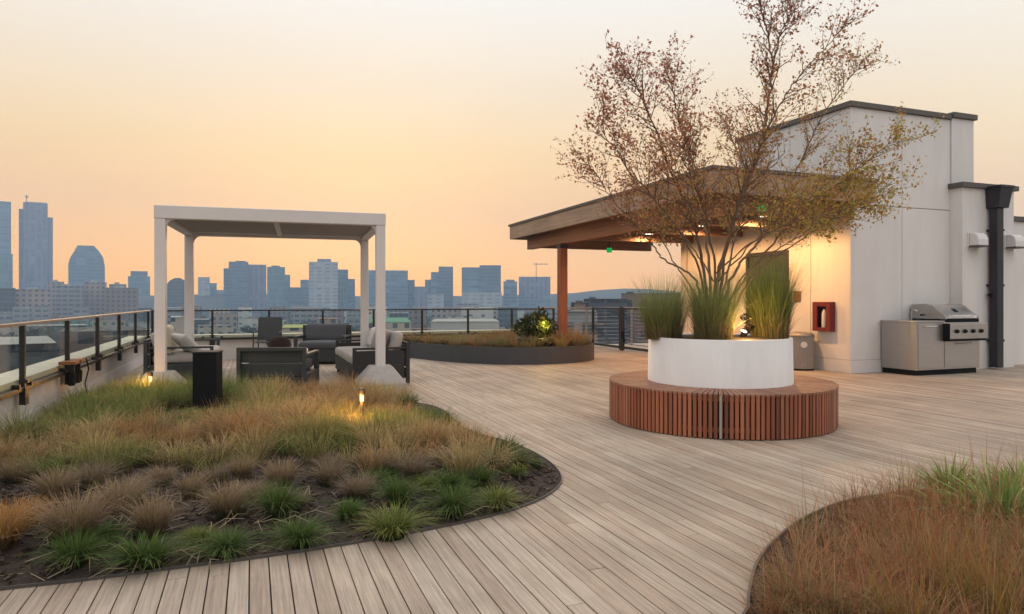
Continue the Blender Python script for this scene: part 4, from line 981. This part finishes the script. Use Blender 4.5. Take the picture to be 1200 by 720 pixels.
# ------------------------------------------------------------------ barbecue island
gr = thing('barbecue_grill', 'stainless steel barbecue island with built-in gas grill against the white wall', 'barbecue', (10.2,8.12,0))
GW, GD = 1.52, .66
MB().box(.0,GW,.0,GD,.09,.875).build('cabinet', M['stainless'], gr, bev=.004)
MB().box(.03,GW-.03,.04,GD,.0,.088).build('toe_kick', M['black'], gr)
MB().box(-.012,.66,-.012,GD+.01,.876,.905).build('countertop', M['stainless'], gr, bev=.004)
MB().box(.30,.345,-.0,-.004,.12,.85) 
m = MB(); m.box(.05,.62,-.008,-.001,.12,.855); m.build('side_door', M['stainless'], gr, bev=.003)
m = MB(); m.box(.66,GW-.03,-.008,-.001,.12,.56); m.build('drawer_front', M['stainless'], gr, bev=.003)
def bar(x0,x1,z_): return MB().tube([(x0,-.008,z_),(x0,-.04,z_),(x1,-.04,z_),(x1,-.008,z_)], .010, 8).build('handle', M['stainless_bright'], gr)
bar(.16,.44,.815); bar(.92,1.26,.515)
MB().box(.64,GW+.03,-.12,.06,.60,.855).build('control_panel', M['stainless'], gr, bev=.008)
MB().box(.63,GW+.01,-.115,-.001,.565,.598).build('panel_shadow_strip', M['black'], gr)  # solid black strip standing in for the shade below the control panel
MB().box(.622,.639,-.118,.05,.60,.86).build('panel_end', M['black'], gr)
for i in range(4):
    o = MB().lathe([(.034,0),(.03,.03),(.026,.034)],16).build('knob', M['black'], gr); o.location = (.79+i*.195,-.121,.73); o.rotation_euler = (PI/2,0,0)
MB().box(.70,GW-.02,.0,GD,.876,.93).build('grill_body', M['black'], gr)
hp = [(.01,.93),(.01,.965),(.26,1.15),(.36,1.18),(GD-.02,1.17),(GD-.0,.93)]
hd = MB().xprism(hp, .72, GW-.04).build('hood', M['stainless_bright'], gr, bev=.012)
for x_ in (.695, GW-.039):
    MB().xprism([(a-.006 if i<3 else a+.004, b+(.006 if b>.94 else 0)) for i,(a,b) in enumerate(hp)], x_, x_+.024).build('hood_end', M['stainless'], hd)
MB().tube([(.80,.03,1.0),(.80,-.03,.985),(GW-.12,-.03,.985),(GW-.12,.03,1.0)], .013, 8).build('hood_handle', M['stainless_bright'], hd)
m = MB(); rot_ = Matrix.Rotation(.637,3,'X'); m.obox((1.12,.155,1.075),(.09,.09,.006),rot_); m.build('temperature_gauge', M['black'], hd)
MB().lathe([(.02,0),(.02,.03)],10,(.66,.42,.98)).build('side_burner_knob', M['black'], gr)
MB().tube([(.46,.45,.905),(.46,.45,1.05),(.46,.40,1.09),(.46,.34,1.06)], .010, 8).build('tap', M['stainless_bright'], gr, smooth=True)
# ------------------------------------------------------------------ canopy
cn_ = thing('patio_canopy', 'flat cedar canopy roof reaching out from the white building', 'canopy', (5.8,7.62,0))
X1, Y1, XA = 2.95, 7.75, 3.72
zt, zb = 3.02, 2.71
m = MB(); m.box(.0, X1, .0, .045, zb, zt); m.build('fascia', M['fascia'], cn_)
m = MB(); m.box(.0, .045, .0455, Y1, zb, zt); m.build('fascia', M['fascia'], cn_)
m = MB(); m.box(X1-.045, X1, .0455, 1.14, zb, zt); m.build('fascia', M['fascia'], cn_)
m = MB(); m.box(.0455, XA+.05, Y1-.045, Y1, zb, zt); m.build('fascia', M['fascia'], cn_)
m = MB(); m.box(-.03, X1+.03, -.03, 1.17, zt, zt+.045); m.box(-.03, XA-.005, 1.1705, Y1+.03, zt, zt+.045); m.build('roof_edge', M['coping'], cn_)
m = MB()                                            # soffit boards running across
y = .05
while y < Y1-.06:
    m.box(.05, (X1-.05) if y < 1.10 else XA-.004, y, y+.092, zb+.03, zb+.05); y += .098
m.build('soffit', M['soffit'], cn_)
m = MB(); m.box(.35,.49,.30,Y1-.25,2.46,zb+.029); m.build('beam', M['beam'], cn_, bev=.005)
m = MB(); m.box(.50,XA-.01,Y1-.40,Y1-.26,2.50,zb+.029); m.build('beam', M['soffit'], cn_, bev=.005)
m = MB(); m.box(.50,X1-.1,.30,.44,2.50,zb+.029); m.build('beam', M['beam'], cn_, bev=.005)
for yy in (2.2,3.9,5.6): MB().box(.50,XA-.01,yy,yy+.12,2.56,zb+.029).build('cross_beam', M['soffit'], cn_, bev=.004)
MB().box(.335,.505,5.58,5.75,0.0,2.458).build('column', M['column'], cn_, bev=.006)
m = MB(); m.box(.325,.515,5.57,5.76,2.36,2.44); m.build('column_bracket', M['pipe'], cn_)
# downlights
for i, (x_, y_, lab, pw) in enumerate([(8.35,9.55,'lit round ceiling downlight under the canopy near the wall corner',215),(8.3,11.2,'lit round ceiling downlight under the canopy before the green door',185),(8.2,13.0,'lit round ceiling downlight deep under the canopy',160)]):
    t_ = thing('downlight', lab, 'ceiling light', (x_,y_,zb+.028), 0, 'downlights in the canopy soffit')
    MB().lathe([(.10,-.03),(.115,-.03),(.115,0),(.10,0)],24,cap=False).build('trim_ring', M['steel'], t_)
    MB().lathe([(.099,-.026),(.099,-.02)],24).build('lens', M['lamp_white'], t_)
    lamp('downlight_lamp','SPOT',t_,(0,0,-.05),pw,(1,.50,.18),.09,(0,0.0,0),math.radians(172),.35)
def exit_sign(px, py, d, lab, rz, s_):
    p = PD(px,py,d); t_ = thing('exit_light', lab, 'exit sign', (p.x,p.y,p.z), rz, 'green exit lights under the canopy')
    MB().box(-s_,s_,-.02,.02,-s_*1.1,s_*.8).build('lamp_box', M['lamp_green'], t_, bev=.01)
    MB().box(-.012,.012,-.012,.012,s_*.8+.001,zb+.029-p.z).build('hanger', M['pipe'], t_)
exit_sign(714, 293, 16.6, 'small glowing green exit light hanging before the open sky', YAW, .062)
exit_sign(893, 243, 9.7, 'small glowing green exit light seen through the tree branches', YAW, .05)
# ------------------------------------------------------------------ the city beyond
GZ = -21.0; RADC = 930.0
HZ = .0006
m = MB(); n = 64
me = bpy.data.meshes.new('city_ground'); me.from_pydata([(RADC*math.cos(2*PI*k/n), RADC*math.sin(2*PI*k/n), GZ) for k in range(n)], [], [tuple(range(n))]); me.update()
tag(link('city_ground', me, pm('city ground', (.07,.072,.06), .9, var=.5, vs=.03)), kind='structure')
# the host building below the deck
MB_host = MB().box(XW-.30, 16.4, -3.2, 17.3, GZ, -.51).build('host_building', facade('host facade', (.42,.38,.34),(.06,.07,.08))); tag(MB_host, 'block of flats carrying the roof deck', 'building')
# distant hills
m = MB(); nh = 90; vs_ = []
for k in range(nh):
    px = -700+k*2600/(nh-1); q = ray(px); l = math.hypot(*q); q = (q[0]/l, q[1]/l)
    d = 870; hh = 6+5*mnoise.noise(Vector((k*.16,0,0)))+3*mnoise.noise(Vector((k*.45,4,0))); hh += 9*math.exp(-((px-740)/60)**2)
    vs_ += [(q[0]*(d-90),q[1]*(d-90),GZ-.5),(q[0]*(d-30),q[1]*(d-30),GZ+(21+hh)*.7),(q[0]*d,q[1]*d,EYE+max(1.0,hh)),(q[0]*(d+40),q[1]*(d+40),GZ-.5)]
fs_ = []
for k in range(nh-1):
    for j in range(3): fs_.append((k*4+j,(k+1)*4+j,(k+1)*4+j+1,k*4+j+1))
m.add(vs_, fs_); tag(m.build('hills', pm('wooded hills',(.06,.075,.08),.95,var=.3,vs=.02), smooth=True), kind='structure')
FAC = {  # glass tower blues also carry part of the haze tint in their colour
 'slate': facade('slate glass tower', (.105,.16,.22),(.085,.145,.215),3.0,3.7,.86,.62),
 'blue': facade('blue glass tower', (.13,.21,.29),(.11,.19,.275),9.0,3.8,.93,.7),
 'teal': facade('teal glass tower', (.12,.215,.26),(.095,.195,.24),3.2,7.2,.8,.8),
 'pale': facade('pale concrete tower', (.34,.38,.42),(.27,.32,.37),8.0,3.6,.6,.5),
 'lilac': facade('lilac glass tower', (.175,.205,.29),(.14,.18,.27),5.2,3.8,.6,.9),
 'beige': facade('beige masonry block', (.33,.27,.24),(.08,.09,.10),3.6,3.4,.45,.5),
 'brown': facade('brown brick block', (.20,.14,.12),(.05,.06,.07),3.4,3.3,.45,.5),
 'grey': facade('grey office block', (.24,.24,.25),(.08,.10,.12),4.0,3.4,.75,.45),
 'cream': facade('cream stucco block', (.46,.40,.33),(.10,.11,.12),3.6,3.2,.4,.45),
 'dark': facade('dark office block', (.06,.07,.085),(.035,.045,.06),3.2,3.5,.8,.6),
 'white': facade('white warehouse', (.50,.49,.47),(.16,.18,.2),6.0,4.2,.3,.3),
}
M['roof_pale'] = pm('pale flat roof', (.36,.35,.33), .85, var=.25, vs=.3); M['roof_dark'] = pm('dark flat roof', (.09,.09,.095), .85, var=.3, vs=.3)
M['roof_green'] = pm('green sports roof', (.05,.22,.13), .85, var=.15, vs=.1); M['roof_red'] = pm('tiled roof', (.20,.09,.06), .85, var=.25, vs=.5); M['roof_lime'] = pm('lime green roof', (.30,.33,.10), .85, var=.15, vs=.2)
def lx(root, p): return root['_f']*math.hypot(1,root['_r'])*math.tan(math.atan((p-600)/800)-math.atan(root['_r']))
def block(root, name, px0, px1, ytop, d, mat, depth=None, z0=GZ, ybot=None, dd=0):
    """upright box standing square to its bearing, given by its edges in degrees of view and its roof height; local to root"""
    f0 = root['_f']; k = d/f0; x0 = lx(root,px0)*k; x1 = lx(root,px1)*k; y0 = (d-f0)*math.hypot(1,root['_r'])+dd
    zt_ = Z(ytop, d); zb_ = z0 if ybot is None else Z(ybot, d)
    dep = depth or (x1-x0)*.8
    return MB().box(x0, x1, y0, y0+dep, zb_-GZ, zt_-GZ).build(name, mat, root)
def site(name, label, cat, pxc, d, group=None):
    q = D(pxc, d); r = (pxc-600)/800; t_ = thing(name, label, cat, (q[0],q[1],GZ), YAW-math.atan(r), group); t_['_r'] = r; t_['_f'] = d; return t_
TW = 'towers of the skyline'
t_ = site('office_tower','tall pale blue tower cut by the frame edge, tallest at the side','tower',-12,760,TW)
block(t_,'shaft',-45,13,235,760,FAC['blue']); block(t_,'shoulder',-45,15,297,757,FAC['teal'],4)
t_ = site('office_tower','tall lilac-blue slab tower with stepped shoulders and small roof mast','tower',42,720,TW)
block(t_,'shaft',27,56,238,720,FAC['lilac']); block(t_,'shoulder',22,27,246,722,FAC['slate'],24); block(t_,'shoulder',56,62,254,722,FAC['lilac'],24); block(t_,'crown',31,55,237,724,FAC['pale'],18); block(t_,'centre_bay',34,37,317,718.5,FAC['slate'],1.4)
block(t_,'mast',30.5,31.3,229,728,M['coping'],1); block(t_,'mast_arm',29.5,33,231,728.2,M['coping'],.6,ybot=232.5)
t_ = site('domed_tower','blue tower with chamfered dome-like top beside the tall slab tower','tower',101,750,TW)
prof = [(80,330),(80,310),(82,303),(87,295),(91,288),(110,288),(116,294),(121,302),(123,312),(123,330)]
m = MB(); ps = [(lx(t_,p), Z(y_,750)-GZ) for p,y_ in prof]; ps[0] = (ps[0][0],0); ps[-1] = (ps[-1][0],0)
n = len(ps); m.add([(a,0,b) for a,b in ps]+[(a,32,b) for a,b in ps], [tuple(range(n)), tuple(range(2*n-1,n-1,-1))]+[((i+1)%n,i,n+i,n+(i+1)%n) for i in range(n)]); m.build('shaft', FAC['blue'], t_)
t_ = site('office_tower','small teal tower with rounded cap just beside the front pergola post','tower',163,800,TW)
block(t_,'shaft',150,176,324,800,FAC['teal']); block(t_,'crown',153,173,318,803,FAC['slate'],14)
t_ = site('domed_tower','dark tower with arched roof between the left pergola posts','tower',208,700,TW)
m = MB(); ps = [(195,0),(195,334),(199,329),(205,326),(211,326),(217,329),(222,335),(222,0)]
ps = [(lx(t_,p), 0 if y_ == 0 else Z(y_,700)-GZ) for p,y_ in ps]; n = len(ps); m.add([(a,0,b) for a,b in ps]+[(a,20,b) for a,b in ps], [tuple(range(n)), tuple(range(2*n-1,n-1,-1))]+[((i+1)%n,i,n+i,n+(i+1)%n) for i in range(n)]); m.build('shaft', FAC['dark'], t_)
def multi(label, parts, d, mats, name='office_tower', group=TW, roof=True):
    a = min(p[0] for p in parts); b = max(p[1] for p in parts); t_ = site(name, label, 'tower', (a+b)/2, d, group)
    for i, p in enumerate(parts):
        block(t_, p[3] if len(p) > 3 else ('shaft' if i == 0 else 'wing'), p[0], p[1], p[2], d+(p[4] if len(p) > 4 else i*3), FAC[mats[i%len(mats)]], 18)
    return t_
multi('pale stepped tower behind the left rear pergola post',[(232,246,325),(246,254,332),(254,262,340)],790,['pale','blue'])
multi('broad dark blue block, widest mass on the skyline under the pergola',[(268,291,307),(262,268,315),(291,312,310),(276,288,306,'roof_plant',6)],730,['slate','slate','lilac','dark'])
multi('teal glass tower joined to the broad blue block under the pergola',[(313,334,313),(334,340,322),(318,328,311.5,'roof_plant',6)],745,['teal','teal','slate'])
multi('low slate block in the gap between two taller towers under the pergola',[(340,352,337),(352,363,328)],800,['slate','blue'])
multi('pale grey tower with flat penthouse, brightest under the pergola',[(362,396,307),(372,388,303.5,'penthouse',8)],710,['pale','lilac'])
multi('slim teal tower behind the right rear pergola post',[(396,408,316),(408,416,327)],735,['teal','blue'])
multi('wide deep blue tower behind the front right pergola post',[(427,478,317),(440,446,330,'recess_bay',-.5),(478,486,328)],720,['blue','teal','slate'])
multi('low lilac blocks filling the gap before the stepped tower',[(486,500,336),(494,520,345)],690,['lilac','pale'])
multi('stepped blue tower rising to its tallest part on the far side',[(514,531,312.5),(505,514,319),(498,505,328)],740,['slate','blue','teal'])
multi('big twin blue tower standing on a pale podium',[(562,587,311),(541,562,313.5),(541,588,343,'podium',-4)],700,['slate','blue','pale'])
multi('narrow pale blue tower between twin tower and square tower',[(590,606,330),(593,603,328,'roof_plant',6)],760,['blue','slate'])
t_ = multi('square pale blue tower with a crane on its roof',[(608,645,324.5),(608,645,350,'podium',-3)],780,['lilac','blue'])
block(t_,'crane_mast',628,628.7,308,790,M['coping'],.8,ybot=324.5); block(t_,'crane_jib',625,642,309.3,790.2,M['coping'],.6,ybot=310.1)
for i,(a,b,y_,d,mt,lab) in enumerate([(57,75,331,560,'beige','beige mid-rise with small rooftop box below the slab tower'),(62,98,336,520,'grey','grey-beige mid-rise below the domed blue tower'),(98,125,332,540,'beige','tan mid-rise with upright window bays under the domed blue tower'),
        (122,162,338,500,'brown','brown mid-rise block nearest the front pergola post'),(18,60,340,470,'beige','broad pale masonry block below the tall slab tower'),(-40,18,338,450,'dark','dark low block under the tall tower at the frame edge'),(128,148,334,530,'brown','narrow brown block rising behind the brown mid-rise')]):
    t_ = site('city_block', lab, 'building', (a+b)/2, d, 'mid-rise blocks below the towers'); block(t_,'wall',a,b,y_,d,FAC[mt],26); block(t_,'parapet',a-.3,b+.3,y_-.8,d-.3,FAC['grey'],26.6,ybot=y_+.01)
    block(t_,'roof_plant',a+(b-a)*.3,a+(b-a)*.6,y_-3,d+6,M['roof_pale'],8,ybot=y_-.82)
# dark roofs beyond the gate
for a,b,y_,d,mt,lab in [(669,690,355,120,'brown','low brown roof seen just past the cedar column'),(684,735,350.8,140,'dark','long dark flat-roofed block beyond the gate'),(728,800,344.5,150,'brown','taller brown block beyond the gate beside the fountain grass'),(655,700,366,85,'grey','grey building with pale roof below the brown roofs')]:
    t_ = site('city_block', lab, 'building', (a+b)/2, d, 'roofs beyond the gate'); block(t_,'wall',a,b,y_,d,FAC[mt],16); block(t_,'parapet',a-.2,b+.2,y_-.6,d-.2,M['roof_dark'],16.4,ybot=y_+.01); block(t_,'roof_plant',a+6,a+14,y_-2.5,d+5,M['roof_dark'],4,ybot=y_-.62)
# named near rooftops
def low(label, a, b, y_, d, mt, roof, depth, group='rooftops below the terrace', extra=True):
    t_ = site('low_building', label, 'building', (a+b)/2, d, group); block(t_,'wall',a,b,y_+.25,d,FAC[mt],depth); block(t_,'roof',a-.4,b+.4,y_,d-.15,M[roof],depth+.3,ybot=y_+.26)
    if extra: 
        k = random.uniform(.2,.6); block(t_,'roof_plant',a+(b-a)*k,a+(b-a)*(k+.16),y_-1.6*90/d-.4,d+depth*.4,M['roof_dark' if roof != 'roof_dark' else 'roof_pale'],depth*.25,ybot=y_-.01)
    return t_
low('building with a bright green flat roof behind the wicker sofa', 430, 482, 378, 210, 'cream', 'roof_green', 60, extra=False)
low('long pale warehouse behind the curved planter', 505, 585, 377, 150, 'white', 'roof_pale', 22)
low('white box-shaped building seen over the pale warehouse', 540, 578, 361, 330, 'white', 'roof_pale', 22)
low('low building with a lime green roof past the sling chair', 330, 385, 384, 120, 'cream', 'roof_lime', 16, extra=False)
low('dark fronted building with pale roof right below the side railing', -60, 66, 404, 52, 'dark', 'roof_pale', 13)
low('brown building beyond the pale roof at the side railing', 70, 172, 388, 78, 'brown', 'roof_dark', 14)
low('cream building in the first glass panel beside the pergola post', 200, 222, 372, 170, 'cream', 'roof_pale', 16)
low('house with a red tiled roof below the slim teal tower', 372, 396, 374, 230, 'beige', 'roof_red', 18)
# rows of smaller roofs
cnt = {}; recs = []
CR = random.Random(3)
for (d0_, d1_, h0, h1, step0, step1) in ((240,330,7,15,26,58),(350,470,9,19,20,46),(500,640,10,20,16,38)):
    px = -70
    while px < 800:
        wd = CR.uniform(step0,step1)*.8; d = CR.uniform(d0_,d1_); h = CR.uniform(h0,h1); mt = CR.choice(['beige','brown','grey','cream','white','grey','dark'])
        recs.append((px, px+wd, d, h, mt, CR.choice(['roof_pale','roof_dark','roof_pale','roof_red']))); px += wd*CR.uniform(1.0,1.35)
for (a,b,d,h,mt,rf) in sorted(recs):
    key = (mt, rf); cnt[key] = cnt.get(key,-1)+1
    ytop = 352+800*(EYE-(GZ+h))/d
    low(f'distant low {mt} building under a {rf[5:]} roof, {ordinal(cnt[key])} such from the left', a, b, ytop, d, mt, rf, CR.uniform(10,20), 'distant low buildings beyond the railing', extra=CR.random() < .5)
# ---- trees of the city
def city_tree(seed, h, wd, tones):
    r_ = random.Random(seed); t_ = thing('city_tree','tree','tree'); mbt = MB()
    mbt.tube([(0,0,0),(.1,0,h*.25),(0,.1,h*.5),(0,0,h*.8)],[h*.03,h*.024,h*.016,h*.006],6)
    for k in range(5):
        a = r_.uniform(0,6.28); z_ = h*r_.uniform(.3,.55); mbt.tube([(0,0,z_),(wd*.25*math.cos(a),wd*.25*math.sin(a),z_+h*.15),(wd*.4*math.cos(a),wd*.4*math.sin(a),z_+h*.22)],[h*.012,h*.008,h*.003],5)
    mbt.build('trunk', M['bark'], t_)
    cs=[];ss=[]
    for k in range(13):
        a = r_.uniform(0,6.28); q = wd*.36*math.sqrt(r_.random()); z_ = h*r_.uniform(.38,.9); s_ = wd*r_.uniform(.13,.24)*(1.2-abs(z_/h-.55))
        cs.append((q*math.cos(a),q*math.sin(a),z_)); ss.append((s_,s_,s_*.8))
    V,Q,T,Cc = leaf_cloud(cs, ss, 2200, .55, tones); link('crown', tint_mesh('crown',V,Q,T,Cc), M['leaf'], t_); return t_
KINDS = [('dark green leafy tree', city_tree(1,11,9,[(.035,.06,.022),(.05,.075,.028),(.028,.045,.02)])), ('olive green leafy tree', city_tree(2,9,8,[(.07,.085,.03),(.09,.095,.035),(.05,.06,.025)])), ('brownish autumn tree', city_tree(3,10,9,[(.13,.09,.045),(.10,.06,.03),(.16,.11,.05)]))]
used = [False]*3; tl = []
for i in range(46):
    px = CR.uniform(-40,790); d = CR.uniform(95,300); tl.append((px,d,CR.choice([0,0,1,1,2])))
tl += [(228,105,0),(255,120,1),(268,100,0),(350,150,1),(395,140,0),(590,130,0),(40,95,2),(120,110,1),(655,100,0),(150,100,0)]
num = [0]*3
for px, d, k in sorted(tl):
    root = KINDS[k][1]
    o = root if not used[k] else copy_tree(root)
    used[k] = True; s_ = CR.uniform(.8,1.35); x_, y_ = D(px,d); o.location = (x_,y_,GZ); o.rotation_euler = (0,0,CR.uniform(0,6.28)); o.scale = (s_,s_,s_)
    tag(o, f'{KINDS[k][0]} beyond the railing, {ordinal(num[k])} of its kind from the left', 'tree', 'city trees beyond the railing'); num[k] += 1
# far off bands of trees between the roofs
def treeband():
    n = 9000; px = rng.uniform(-90,810,n); d = rng.uniform(150,760,n); k_ = np.array([mnoise.noise(Vector((p*.03, q*.02, 5))) for p,q in zip(px,d)]) > -.05; px = px[k_]; d = d[k_]
    X = np.array([D(a,b) for a,b in zip(px,d)]); h = rng.uniform(1,9,len(px)); p = np.column_stack([X[:,0],X[:,1],GZ+h])
    return leaves_at(p, 4.2, [(.05,.065,.028),(.07,.075,.03),(.04,.05,.03),(.10,.085,.045)])
V,Q,T,Cc = treeband(); tag(link('city_greenery', tint_mesh('city_greenery',V,Q,T,Cc), M['leaf']), 'far mass of street trees and gardens between the distant roofs', 'trees', kind='stuff')
# ------------------------------------------------------------------ haze
m, nt, out = newmat('city haze'); pv = N(nt,'ShaderNodeVolumePrincipled'); pv.inputs['Color'].default_value = (.48,.68,.96,1); pv.inputs['Density'].default_value = HZ
pv.inputs['Density Attribute'].default_value = '' if 'Density Attribute' in pv.inputs else ''
pv.inputs['Anisotropy'].default_value = .1
nt.links.new(pv.outputs[0], out.inputs['Volume'])
hz = MB().box(-960,960,-960,960,GZ-1.0,128).build('haze', m); tag(hz, 'thin bluish evening haze over the city', 'haze', kind='stuff')
for o in list(bpy.data.objects):
    for k in ('_r','_f'):
        if k in o.keys(): del o[k]
